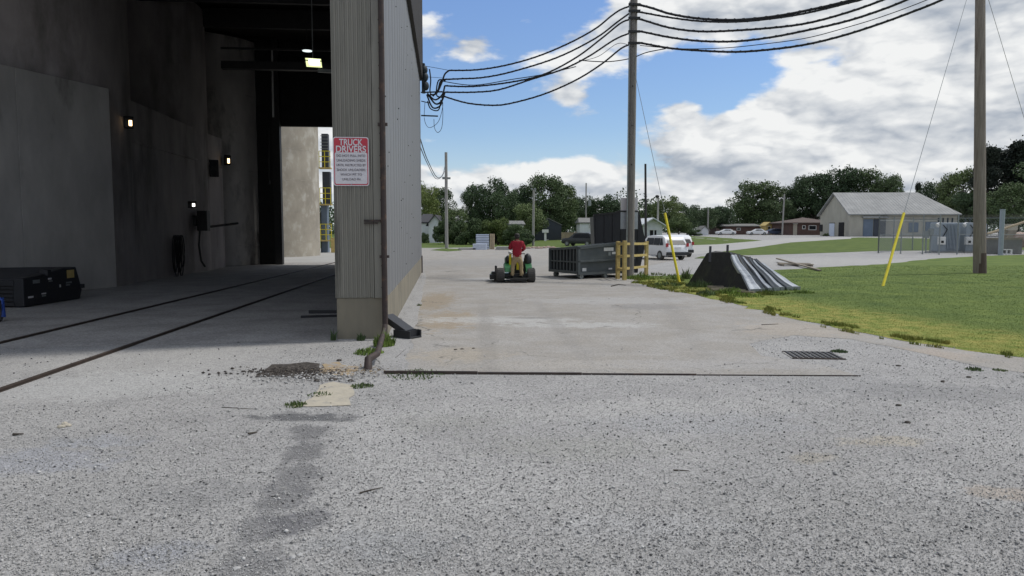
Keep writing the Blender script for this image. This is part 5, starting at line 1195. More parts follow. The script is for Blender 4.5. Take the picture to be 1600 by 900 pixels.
# ---------------------------------------------------------------- cars
def car(label, base, heading, paint, L_=4.7, Wd=1.85, Ht=1.72, kind='suv'):
    t = thing('parked_car', label, 'car', base, heading)       # local +Y is forward
    hw = Wd / 2; hl = L_ / 2
    if kind == 'suv': prof = [(-hl, .45), (-hl - .03, .75), (-hl + .04, 1.02), (-hl + .46, Ht - .14), (-hl + .80, Ht), (-.2, Ht + .03), (.45, Ht - .04), (1.15, 1.08), (hl - .25, .98), (hl, .80), (hl, .42), (hl - .2, .30), (-hl + .2, .30)]
    else: prof = [(-hl, .45), (-hl, .80), (-hl + .12, .95), (-hl + .75, 1.0), (-hl + 1.45, Ht), (.25, Ht), (1.15, .98), (hl - .2, .86), (hl, .68), (hl, .38), (hl - .2, .26), (-hl + .2, .26)]
    secs = [(-hw, .88), (-hw * .96, .97), (-hw * .75, 1.0), (hw * .75, 1.0), (hw * .96, .97), (hw, .88)]
    vs = []; fs = []; n = len(prof); cz = .75
    for k, (x, s_) in enumerate(secs):
        for (y, z) in prof:
            xx = x * (1 - .17 * max(0, (z - 1.0)) / max(.01, Ht - 1.0)); vs.append((xx, y * (s_ if abs(y) > hl * .9 else 1), cz + (z - cz) * (s_ if abs(x) >= hw * .96 and z < .5 else 1)))
    for k in range(len(secs) - 1):
        for j in range(n): fs.append((k * n + j, k * n + (j + 1) % n, (k + 1) * n + (j + 1) % n, (k + 1) * n + j))
    fs += [tuple(range(n)), tuple(range((len(secs) - 1) * n + n - 1, (len(secs) - 1) * n - 1, -1))]
    MB().add(vs, fs).build('body', paint, t, smooth='auto', bevel=.03)
    def xw(z): return hw * (1 - .17 * max(0, z - 1) / (Ht - 1)) + .012
    y0, y1 = (-hl + .42, .9) if kind == 'suv' else (-hl + 1.0, .95)
    for sx in (-1, 1):
        cuts = [y0, y0 + .5, y0 + 1.35, y1 - .2] if kind == 'suv' else [y0 + .15, y0 + .95, y1 - .25]
        for i in range(len(cuts) - 1):
            a, b = cuts[i] + .03, cuts[i + 1] - .03; zt = Ht - .16; zb = 1.06
            at_ = a + (.26 if i == 0 else 0) + (.25 if i == 0 and kind != 'suv' else 0); bt = b - (.35 if i == len(cuts) - 2 else 0)
            MB().add([(sx * xw(zb), a, zb), (sx * xw(zb), b, zb), (sx * xw(zt), bt, zt), (sx * xw(zt), at_, zt)], [(0, 1, 2, 3)]).build('side_window', 'glass', t)
        for y in (-hl + .85, hl - .9):
            w = MB().cyl((sx * (hw - .2), y, .34), (sx * (hw + .015), y, .34), .34, 18).build('wheel', 'tyre', t, smooth='auto')
            MB().cyl((sx * (hw - .1), y, .34), (sx * (hw + .03), y, .34), .2, 12).build('rim', 'fence_steel', w)
        zt0_, zt1_ = (.95, 1.2) if kind == 'suv' else (.68, .85)
        MB().bb(sx * hw * .90 - .10, sx * hw * .90 + .06, -hl - .042, -hl + .06, zt0_, zt1_).build('tail_light', 'red_plastic', t)
        MB().bb(sx * hw * .8 - .2, sx * hw * .8 + .2, hl - .1, hl + .01, .62, .76).build('headlight', 'white_paint', t)
    if kind == 'suv': MB().add([(-hw * .80, -hl + .07, 1.10), (hw * .80, -hl + .07, 1.10), (hw * .68, -hl + .435, Ht - .19), (-hw * .68, -hl + .435, Ht - .19)], [(0, 1, 2, 3)]).build('rear_window', 'glass', t)
    else: MB().add([(-hw * .7, -hl + .83, 1.05), (hw * .7, -hl + .83, 1.05), (hw * .62, -hl + 1.37, Ht - .06), (-hw * .62, -hl + 1.37, Ht - .06)], [(0, 1, 2, 3)]).build('rear_window', 'glass', t)
    MB().bb(-hw * .95, hw * .95, -hl - .08, -hl + .1, .34, .58).build('rear_bumper', 'black_plastic', t, bevel=.03)
    MB().bb(-.26, .26, -hl - .055, -hl - .03, .78, .92).build('number_plate', 'white_paint', t)
    return t
car('white SUV parked with its rear to the road, right of the pole guard rail', gD(1031, 54), R(20), 'car_white')
car('white SUV half hidden behind the nearer white SUV', gD(1051, 60), R(8), 'car_white', L_=4.5)
car('black SUV parked behind the green-grey dumpster', gD(906, 97), R(58), 'car_dark')
car('white sedan parked on the far street left of the yellow shed', gD(1182, 175), R(86), 'car_white', Ht=1.45, kind='sedan')
car('dark blue sedan parked right of the white sedan', gD(1206, 178), R(100), 'car_blue', Ht=1.5)
car('silver SUV parked at the right end of the far row', gD(1222, 186), R(95), 'car_white')
car('pale sedan low on the far street before the dark house', gD(1133, 178), R(90), 'car_white', Ht=1.4, kind='sedan')

# ---------------------------------------------------------------- small yard goods far left
pp = gD(757, 82); st1 = thing('panel_stack', 'tall stack of blue and white panels strapped at the back of the yard', 'stack', pp)
s_ = 82 / F
p0 = MB().bb(-13 * s_, 7 * s_, 0, 1.2, 0, .13).build('panel', 'panel_bluewhite', st1)
for k in range(9):
    c = p0 if k == 0 else copy_obj(p0, st1); c.location = (random.uniform(-.03, .03), 0, .06 + k * .185)
MB().bb(-13.5 * s_, 7.5 * s_, .03, 1.15, .02, 1.68).build('wrap_core', 'car_blue', st1)
t = thing('board_stack', 'upright tan board bundle right of the blue and white stack', 'stack', gD(769, 82))
for k in range(3): MB().bb(-3.5 * s_ + k * .17, -3.5 * s_ + .15 + k * .17, 0, 1.2, 0, 1.72 - .01 * k).build('board', 'tan_wood', t)
t = thing('block_stack', 'low pale stack in front of the blue and white panels', 'stack', gD(747, 80))
for k in range(3): MB().bb(-8 * s_, 13 * s_, 0, 1.0, k * .22, k * .22 + .2).build('layer', 'panel_bluewhite', t)
t = thing('concrete_slab_stack', 'flat pale slab lying behind the person', 'slab', gD(787, 79)); MB().bb(-12 * s_, 14 * s_, 0, 2.2, 0, .22).bb(-11 * s_, 13.5 * s_, .1, 2.1, .24, .34).build('slab', 'pale_road', t)
t = thing('kerb_block', 'low pale block near the left pole', 'slab', gD(732, 80)); MB().bb(-1.1, .8, 0, .6, 0, .18).build('slab', 'pale_road', t, bevel=.02)
rocks([(826, 388.5), (834, 388), (842, 388.6), (850, 388), (857, 387), (864, 388)], .32, 'brick_rubble', ['leftmost rubble lump of the row behind the person', 'second rubble lump from the left at the yard edge', 'third rubble lump from the left at the yard edge', 'third rubble lump from the right at the yard edge', 'second rubble lump from the right at the yard edge', 'rightmost rubble lump of the row, nearest the dumpster'], 8, 'rubble', 'rubble_lump')

# ---------------------------------------------------------------- transformer yard at the right
def transformer(x, label, w=1.9):
    b = gD(x, 67); t = thing('transformer', label, 'transformer', b)
    s = 67 / F
    MB().prism([(-w / 2, -.6), (w / 2 - .1, -.6), (w / 2, -.45), (w / 2, .9), (-w / 2, .9)], .12, 2.72).build('tank', 'transformer', t, bevel=.06)
    f0 = MB().bb(-.03, .03, -.72, -.6, .3, 2.6).build('fin', 'transformer', t)
    for k in range(9):
        c = f0 if k == 0 else copy_obj(f0, t); c.location = (-w / 2 + .75 + k * .125, 0, 0)
    MB().bb(-w / 2 - .15, -w / 2 + .45, -.95, -.62, .75, 1.45).build('control_box', 'white_paint', t, bevel=.03)
    MB().bb(-w / 2 + .02, -w / 2 + .25, -.97, -.955, .9, 1.1).build('gauge_window', 'dark_void', t)
    MB().cyl((-w / 2 - .1, -.4, 2.45), (-w / 2 + .2, -.4, 2.6), .2, 10).build('bushing', 'white_paint', t)
    MB().tube([(-w / 2 + .3, -.7, 2.5), (-w / 2 + .65, -.72, 2.1), (-w / 2 + .45, -.72, 1.7), (-w / 2 + .3, -.7, 1.45)], .04, 6).build('conduit', 'dark_steel', t)
    for k in range(4): MB().cyl((-w / 2 + .3 + k * .42, .1, 2.7), (-w / 2 + .3 + k * .42, .1, 3.15), .07, 8).build('top_bushing', 'galvanised_dark', t)
    MB().bb(-w / 2 - .2, w / 2 + .15, -.9, 1.0, 0, .12).build('pad', 'pale_road', t)
transformer(1476, 'left grey-blue finned transformer inside the chain-link fence'); transformer(1516, 'right grey-blue finned transformer half hidden by the brown pole', 1.7)
t = thing('meter_cabinet', 'slim grey meter cabinet left of the transformers', 'cabinet', gD(1449, 66))
MB().bb(-.35, .05, -.1, .2, 1.35, 2.0).bb(.05, .4, -.15, .2, 1.6, 2.2).build('box', 'fence_steel', t); MB().bb(-.2, -.1, 0, .1, 0, 1.4).bb(.2, .3, 0, .1, 0, 1.6).build('stand', 'fence_steel', t)
# chain-link fence
def chain_fence(pts, h, label, rows=(0.02, .5, .98)):
    t = thing('chain_link_fence', label, 'fence', pts[0])
    for p in pts: q = p - pts[0]; MB().cyl((q.x, q.y, -.1), (q.x, q.y, q.z + h + .35), .055, 8).build('post', 'fence_steel', t)
    for a, b in zip(pts, pts[1:]):
        a, b = a - pts[0], b - pts[0]
        for r in (.55 * h, h): MB().cyl(a + Vector((0, 0, r)), b + Vector((0, 0, r)), .03, 6).build('rail', 'fence_steel', t)
        for r in (.12, .24): MB().cyl(a + Vector((0, 0, h + r)), b + Vector((0, 0, h + r)), .012, 4).build('barbed_wire', 'dark_steel', t)
        d = (b - a); L_ = d.length; m = MB(); st_ = .22; k = int(L_ / st_); kk = int(h / st_)
        for i in range(-kk, k + 1):
            for sgn in (1, -1):
                s0, s1 = (i * st_, i * st_ + h) if sgn == 1 else (i * st_ + h, i * st_)
                z0_, z1_ = 0, h
                if max(s0, s1) <= 0 or min(s0, s1) >= L_: continue
                def clip(s, z, s2, z2):
                    if s < 0: z = z + (z2 - z) * (0 - s) / (s2 - s); s = 0
                    elif s > L_: z = z + (z2 - z) * (L_ - s) / (s2 - s); s = L_
                    return s, z
                c0 = clip(s0, z0_, s1, z1_); c1 = clip(s1, z1_, s0, z0_)
                if abs(c0[0] - c1[0]) < 1e-3: continue
                A = a + d * (c0[0] / L_) + Vector((0, 0, c0[1])); B = a + d * (c1[0] / L_) + Vector((0, 0, c1[1]))
                u = Vector((.006, 0, .006)); m.add([A - u, A + u, B + u, B - u], [(0, 1, 2, 3)])
        q = m.build('mesh', 'fence_steel', t); q['kind'] = 'stuff'
chain_fence([gD(1372, 66), gD(1407, 64.5), gD(1441, 63.5), gD(1467, 62.5)], 3.0, 'chain-link fence left of and before the transformers')
chain_fence([gD(1372, 66), gD(1395, 70), gD(1425, 74), gD(1466, 75), gD(1495, 74)], 2.9, 'rear run of chain-link fence behind the transformers')
chain_fence([gD(1495, 63), gD(1563, 62.4), gD(1640, 62)], 3.1, 'chain-link fence right of the brown pole')
t = thing('gate_post', 'thick grey steel post right of the brown pole', 'post', gD(1563, 61.5)); MB().cyl((0, 0, -.1), (0, 0, 3.75), .19, 12).cyl((0, 0, 3.75), (0, 0, 3.82), .21, 12).build('shaft', 'transformer', t)
t = thing('concrete_block_wall', 'low dark grey block wall behind the steel post', 'wall', gD(1542, 63.5)); MB().bb(0, 3.0, 0, .5, 0, 1.25).build('wall_face', 'shingle_grey', t); MB().bb(-.05, 3.0, -.05, .55, 1.25, 1.42).build('coping', 'weathered_wood', t)
for k in range(1):
    t = thing('hollow_block', 'white hollow concrete block lying before the low wall', 'block', gD(1570, 62.9))
    MB().bb(-.45, .5, -.2, .2, 0, .1).bb(-.45, .5, -.2, .2, .38, .45).bb(-.45, -.3, -.2, .2, .1, .38).bb(-.02, .08, -.2, .2, .1, .38).bb(.35, .5, -.2, .2, .1, .38).build('block', 'white_paint', t); MB().bb(-.3, .35, .1, .18, .1, .38).build('hollow', 'dark_void', t)  # black plate stands for the shade inside the block
t = thing('timber_pole', 'pale straight timber propped slantwise behind the fence at the right', 'timber', gD(1541, 66)); MB().cyl((0, 0, 1.7), (4.2, 0, 3.1), .11, 8).build('log', 'tan_wood', t)
rocks([(1575, 366), (1590, 364), (1600, 367), (1583, 359), (1597, 358)], .9, 'brick_rubble', 'brown heap of rubble behind the fence at the right edge', 12, 'rubble', 'rubble_heap')
for o in list(COL.objects):
    if o.name.startswith('rubble_heap'):
        i = (o.location.x * 7) % 1; g = gD(1572 + 30 * random.random(), 70 + 3 * random.random()); o.location = g + Vector((0, 0, .5 + 1.0 * random.random()))
t = thing('white_cabinet', 'small pale crate on the rubble heap at the right edge', 'box', gD(1580, 71)); MB().bb(-.5, .5, 0, .6, 2.0, 2.6).build('box', 'slab', t); MB().bb(-.4, .4, 0, .6, 0, 2.0).build('stand', 'weathered_wood', t)

# ---------------------------------------------------------------- barn and houses
def gable(name, label, x0, x1, Y, eave_px, ridge_px, depth, wallm, roofm, ridge='y', over=.3, cat='house', rz=0, doors=(), wins=(), base_drop=0, hip=0, wm='glass'):
    a, b = gD(x0, Y), gD(x1, Y); w = (b - a).length; z = min(a.z, b.z) - base_drop; t = thing(name, label, cat, (a.x, a.y, z), rz)
    he = P((x0 + x1) / 2, eave_px, Y).z - z; hr = P((x0 + x1) / 2, ridge_px, Y).z - z
    if ridge == 'y':   # gable faces the camera
        MB().ext([(0, 0), (w, 0), (w, he), (w / 2, hr), (0, he)], 0, depth, 'y').build('wall', wallm, t)
        for s in (-1, 1):
            xo = w / 2 + s * (w / 2 + over); zo = he - over * (hr - he) / (w / 2)
            MB().add([(w / 2, -over, hr + .03), (xo, -over, zo + .03), (xo, depth + over, zo + .03), (w / 2, depth + over, hr + .03), (w / 2, -over, hr + .2), (xo, -over, zo + .2), (xo, depth + over, zo + .2), (w / 2, depth + over, hr + .2)],
                     [(0, 1, 2, 3), (7, 6, 5, 4), (0, 4, 5, 1), (1, 5, 6, 2), (2, 6, 7, 3), (3, 7, 4, 0)]).build('roof', roofm, t)
    else:
        MB().ext([(0, 0), (depth, 0), (depth, he), (0, he)] if hip else [(0, 0), (depth, 0), (depth, he), (depth / 2, hr), (0, he)], 0, w, 'x').build('wall', wallm, t)
        o_ = over; zo = he
        r0, r1 = hip, w - hip
        MB().add([(-o_, -o_, he + .02), (w + o_, -o_, he + .02), (w + o_, depth + o_, he + .02), (-o_, depth + o_, he + .02), (r0, depth / 2, hr + .1), (r1, depth / 2, hr + .1), (-o_, -o_, he + .2), (w + o_, -o_, he + .2), (w + o_, depth + o_, he + .2), (-o_, depth + o_, he + .2)],
                 [(3, 2, 1, 0), (0, 1, 7, 6), (1, 2, 8, 7), (2, 3, 9, 8), (3, 0, 6, 9), (6, 7, 5, 4), (8, 9, 4, 5), (7, 8, 5), (9, 6, 4)]).build('roof', roofm, t)
    s = Y / F
    for (dx0, dx1, dh, m) in doors:
        MB().bb((dx0 - x0) * s, (dx1 - x0) * s, -.05, .02, 0, dh).build('door', m, t)
        MB().bb((dx0 - x0) * s - .12, (dx1 - x0) * s + .12, -.09, -.05, dh, dh + .12).build('door_lintel', 'white_paint', t)
    for (wx0, wx1, wy0, wy1) in wins:
        z0_, z1_ = P(x0, wy1, Y).z - z, P(x0, wy0, Y).z - z
        f = MB().bb((wx0 - x0) * s, (wx1 - x0) * s, -.06, .02, z0_, z1_).build('window', 'white_paint', t); MB().bb((wx0 - x0) * s + .12, (wx1 - x0) * s - .12, -.08, -.062, z0_ + .12, z1_ - .12).build('pane', wm, f)
    return t, he, hr, w
# the barn: long hip-ended roof to the right of a gabled front block
Yb = 140
t = thing('long_barn', 'long cream barn with grey metal roof and blue doors beyond the fence', 'barn', gD(1280, Yb))
def bp(x, y, Y): return P(x, y, Y) - gD(1280, Yb)
sB_ = Yb / F
z_ = gD(1280, Yb).z; zg = -z_ * 0
# gable-end wall between px 1280 and 1326, long side 1326..1493
g0 = gD(1280, 150) ; g1 = gD(1326, 138); g2 = gD(1493, 137); bo = gD(1280, Yb)
e1 = P(1326, 335, 138).z; e0 = e1; rz1 = P(1305, 304, 144).z
q0, q1, q2 = g0 - bo, g1 - bo, g2 - bo; q0.z = q1.z = q2.z = -.2
up = lambda v, z: Vector((v.x, v.y, z - z_))
dw = (q2 - q1).normalized(); dd = (q0 - q1); q3 = q2 + dd
rg0 = (q0 + q1) / 2; rg1 = (q2 + q3) / 2
W4 = [q0, q1, q2, q3]
vs = [*W4, up(q0, e0), up(q1, e1), up(q2, e1), up(q3, e1), up(rg0, rz1)]
MB().add(vs, [(0, 1, 5, 8, 4), (1, 2, 6, 5), (2, 3, 7, 6), (3, 0, 4, 7), (3, 2, 1, 0)]).build('wall', 'barn_wall', t)
rh1 = P(1464, 304, 144) - bo; rh1 = Vector((rh1.x, (rg0.y + rg1.y) / 2, 0)); hipx = rg0.lerp(rg1, .80)
ov = dw * .5; od = dd.normalized() * .5
R1, R2, R3, R0 = up(q1 - ov - od, e1 - .15), up(q2 + ov - od, e1 - .15), up(q3 + ov + od, e1 - .15), up(q0 - ov + od, e1 - .15)
Ra, Rb = up(rg0 - ov, rz1 + .15), up(hipx, rz1 + .15)
lift = Vector((0, 0, .22))
def slabp(pts, name, m):
    n = len(pts); MB().add([*pts, *[p + lift for p in pts]], [tuple(range(n - 1, -1, -1)), tuple(range(n, 2 * n))] + [(i, (i + 1) % n, n + (i + 1) % n, n + i) for i in range(n)]).build(name, m, t)
slabp([R1, R2, Rb, Ra], 'roof', 'barn_roof'); slabp([R0, Ra, Rb, R3], 'roof', 'barn_roof'); slabp([R2, R3, Rb], 'roof', 'barn_roof')
rib = MB()
for k in range(34):
    f_ = k / 33; a = R1.lerp(R2, f_); b = Ra.lerp(Rb, min(1, f_ / .86)) if f_ < .86 else R2.lerp(Rb, (1 - f_) / .14)
    if f_ >= .86: b = R2.lerp(Rb, (1 - f_) / .14); 
    rib.bar(a + lift * 1.02, b + lift * 1.02, .03, .03)
rib.build('roof_seams', 'barn_roof', t)['kind'] = 'stuff'
def onwall(xa, xb, zlo, zhi, name, m, A=q1, B=q2, proud=.08, par=None):
    """a box on the wall A-B between two pixel columns"""
    wa_, wb_ = A + bo, B + bo; pa, pb = inplane(xa, 370, wa_, wb_) - bo, inplane(xb, 370, wa_, wb_) - bo
    n = Vector((-(B - A).y, (B - A).x, 0)).normalized(); n = n if n.y < 0 else -n; c = (pa + pb) / 2; c.z = (zlo + zhi) / 2
    return MB().box(c + n * proud / 2, ((pb - pa).xy.length, proud + .06, zhi - zlo), math.atan2((B - A).y, (B - A).x)).build(name, m, par or t)
onwall(1348, 1363, 0, 3.2, 'sliding_door', 'barn_blue'); onwall(1364, 1383, 0, 3.25, 'sliding_door', 'house_grey_blue'); onwall(1419, 1434, .8, 2.6, 'sliding_door', 'barn_blue'); onwall(1445, 1462, .3, 2.7, 'sliding_door', 'barn_blue')
onwall(1346, 1386, 3.4, 3.75, 'door_canopy', 'barn_roof', proud=.5)
onwall(1310.5, 1318.5, 0, 2.65, 'door', 'dark_void', q0, q1); onwall(1296, 1303.5, .0, 2.5, 'door', 'panel_bluewhite', q0, q1); onwall(1280.5, 1285, .9, 2.3, 'window', 'dark_void', q0, q1)
onwall(1295.4, 1304.2, 2.5, 2.62, 'door_lintel', 'dark_steel', q0, q1)
gable('brick_house', 'brown brick house with hipped roof left of the barn', 1233, 1300, 172, 349, 339.5, 12, 'brick_red', 'shingle_brown', 'x', over=.8, hip=5.5, doors=((1238, 1244, 2.6, 'slab'),), wins=((1252, 1257, 352, 358), (1262, 1274, 352, 359.5)))
gable('low_house', 'long low dark house behind the white sedan', 1133, 1186, 190, 354, 350, 9, 'brick_red', 'shingle_grey', 'x', over=.6, wins=((1150, 1156, 356, 360),))
gable('low_house', 'second low dark house farther left on the far street', 1108, 1150, 205, 356, 352, 9, 'shingle_brown', 'shingle_brown', 'x', over=.5)
gable('yellow_shed', 'small yellow shed under the trees behind the parked cars', 1196, 1206, 184, 352, 348, 4, 'guard_yellow', 'guard_yellow', 'y', cat='shed', doors=((1199, 1202, 2, 'dark_void'),))
gable('white_shed', 'small whitish shed between the trees left of the low houses', 1095, 1106, 165, 359, 354, 4, 'house_white', 'shingle_grey', 'y', cat='shed')
gable('white_gable_house', 'white house with front gable and tall dark window behind the white SUV', 1004, 1034, 118, 351, 342, 9, 'house_white', 'house_white', 'y', over=.9, doors=((1015, 1020, 2.3, 'dark_void'), (1022, 1025, 2.3, 'dark_void')), base_drop=.6)
gable('grey_roof_house', 'grey-roofed wing behind the white gabled house', 992, 1012, 126, 349, 341, 8, 'house_white', 'shingle_grey', 'x', base_drop=.6)
gable('white_cottage', 'small white house with grey roof above the black SUV', 906, 932, 140, 349, 340.5, 8, 'house_white', 'shingle_grey', 'x', wins=((919, 921.5, 351, 358), (925, 928, 351, 358)))
gable('dark_barn', 'low dark blue-grey barn with pale roof edge behind the light pole', 836, 877, 150, 352, 342, 14, 'house_grey_blue', 'shingle_grey', 'y', cat='barn', over=.15, doors=((852, 856, .1, 'white_paint'),))
gable('white_wood_house', 'white gabled house at the left edge of the trees, beside the pale pole', 670, 690, 125, 349, 337, 10, 'house_white', 'shingle_dark', 'y', over=.4, wins=((677, 681, 353, 361),))
gable('dark_roof_wing', 'dark-roofed wing of the white house at the shed edge', 655, 671, 128, 349, 334, 12, 'house_white', 'shingle_dark', 'x', over=.2)
gable('glass_porch', 'pale overgrown greenhouse roof among the bushes', 789, 818, 118, 352, 345.5, 6, 'house_white', 'shingle_grey', 'x', cat='greenhouse')
t = thing('board_fence', 'tan wooden fence between the dark barn and the white cottage', 'fence', gD(877, 146)); s_ = 146 / F
bd_ = MB().bb(0, .38, 0, .05, 0, 1.55).build('board', 'tan_wood', t)
for k in range(9):
    c = bd_ if k == 0 else copy_obj(bd_, t); c.location = (k * .4, 0, 0)
MB().bb(0, 3.6, .06, .12, 1.2, 1.3).build('rail', 'tan_wood', t)
t = thing('birdhouse_post', 'white short post with a box in front of the dark barn', 'post', gD(852, 140)); MB().bb(-.2, .2, -.1, .1, 0, 1.6).bb(-.6, .6, -.3, .3, 1.6, 2.2).build('post_box', 'white_paint', t)

# ---------------------------------------------------------------- trees
def crown_mesh(seed, kind, n=13000):
    """unit tree: height 1, crown filled with small leaf quads in clumps"""
    r = np.random.default_rng(seed); rr = random.Random(seed)
    cl = []; limbs = []
    if kind == 'bush': K = 26
    elif kind == 'pine': K = 34
    else: K = 44
    for i in range(K):
        if kind == 'pine':
            z = .25 + .72 * rr.random(); rad = .30 * (1.05 - z) ** .7 * 1.0; a = rr.uniform(0, 6.28); q = rr.uniform(.3, 1) * rad; c = (q * math.cos(a), q * math.sin(a), z); s = rr.uniform(.05, .09)
        elif kind == 'bush':
            a = rr.uniform(0, 6.28); z = rr.uniform(.12, .82); rad = .62 * math.sqrt(max(.05, 1 - ((z - .35) / .62) ** 2)); q = rad * math.sqrt(rr.random()); c = (q * math.cos(a), q * math.sin(a), z); s = rr.uniform(.12, .2)
        else:
            z = rr.uniform(.26, .91); prof = math.sqrt(max(.03, 1 - ((z - .60) / .40) ** 2)); a = rr.uniform(0, 6.28); q = .36 * prof * math.sqrt(rr.uniform(.1, 1)); c = (q * math.cos(a), q * math.sin(a), z); s = rr.uniform(.07, .135)
        cl.append((c, s))
        if kind == 'tree' and i % 3 == 0: limbs.append(c)
    per = n // K; C = []; 
    for c, s in cl:
        k = int(per * (s / .11) ** 1.6) if kind != 'pine' else per
        d = r.normal(size=(k, 3)); d /= np.linalg.norm(d, axis=1)[:, None]; rad = s * (.55 + .5 * r.random(k) ** .7)[:, None]
        p = d * rad * np.array([1.25, 1.25, .8]) + np.array(c); C.append(p)
    # stragglers that break the outline
    k = n // 12; i = r.integers(0, K, k); cc = np.array([cl[j][0] for j in i]); ss = np.array([cl[j][1] for j in i])[:, None]; d = r.normal(size=(k, 3)); d /= np.linalg.norm(d, axis=1)[:, None]; C.append(cc + d * ss * (1.0 + .5 * r.random((k, 1))))
    P_ = np.concatenate(C); m = len(P_); sz = (.009 + .011 * r.random(m))[:, None] * (1.5 if kind == 'bush' else 1)
    u = r.normal(size=(m, 3)); u /= np.linalg.norm(u, axis=1)[:, None]; v = np.cross(u, r.normal(size=(m, 3))); v /= np.linalg.norm(v, axis=1)[:, None]
    V = np.stack([P_ - u * sz, P_ - v * sz * .6, P_ + u * sz, P_ + v * sz * .6], 1).reshape(-1, 3)
    return V, np.arange(m * 4).reshape(-1, 4), limbs
variants = {}
def get_variant(kind, i, leaf):
    key = (kind, i, leaf)
    if key not in variants:
        V, Fq, limbs = crown_mesh(100 + i * 17 + (0 if kind == 'tree' else 500 if kind == 'bush' else 900), kind)
        me = np_mesh('crown', V, Fq, leaf, k=4)
        b = MB()
        if kind != 'bush':
            b.tube([(0, 0, -.03), (.004, 0, .15), (-.005, .004, .35), (0, 0, .7 if kind == 'tree' else .9)], [.026, .02, .015, .004], 7)
            for c in limbs:
                z0_ = max(.14, c[2] - .3); b.tube([(0, 0, z0_), (c[0] * .5, c[1] * .5, z0_ + (c[2] - z0_) * .55), c], [.010, .007, .002], 5)
        else:
            for q in range(5): b.tube([(0, 0, -.02), (.25 * math.cos(q * 1.3), .25 * math.sin(q * 1.3), .5)], [.03, .008], 5)
        mt = bpy.data.meshes.new('trunk'); mt.from_pydata(b.v, [], b.f); mt.materials.append(M['bark'])
        variants[key] = (me, mt)
    return variants[key]
def tree(x, ytop, wpx, Y, label, kind='tree', leaf='leaf_dark', i=0, group=None, drop=0, cat=None):
    b = gD(x, Y); h = P(x, ytop, Y).z - b.z + drop; w = wpx * Y / F
    t = thing({'tree': 'broadleaf_tree', 'bush': 'bush', 'pine': 'pine_tree'}[kind], label, cat or {'tree': 'tree', 'bush': 'bush', 'pine': 'pine'}[kind], b - Vector((0, 0, drop)), random.uniform(0, 6.28), group)
    base_w = {'tree': .88, 'bush': 1.35, 'pine': .6}[kind]
    t.scale = (w / base_w, w / base_w, h / (.98 if kind == 'tree' else 1.0))
    me, mt = get_variant(kind, i, leaf)
    for nm, mm in (('crown', me), ('trunk', mt)):
        o = bpy.data.objects.new(nm, mm); COL.objects.link(o); o.parent = t
random.seed(21)
G = 'trees of the far tree line'
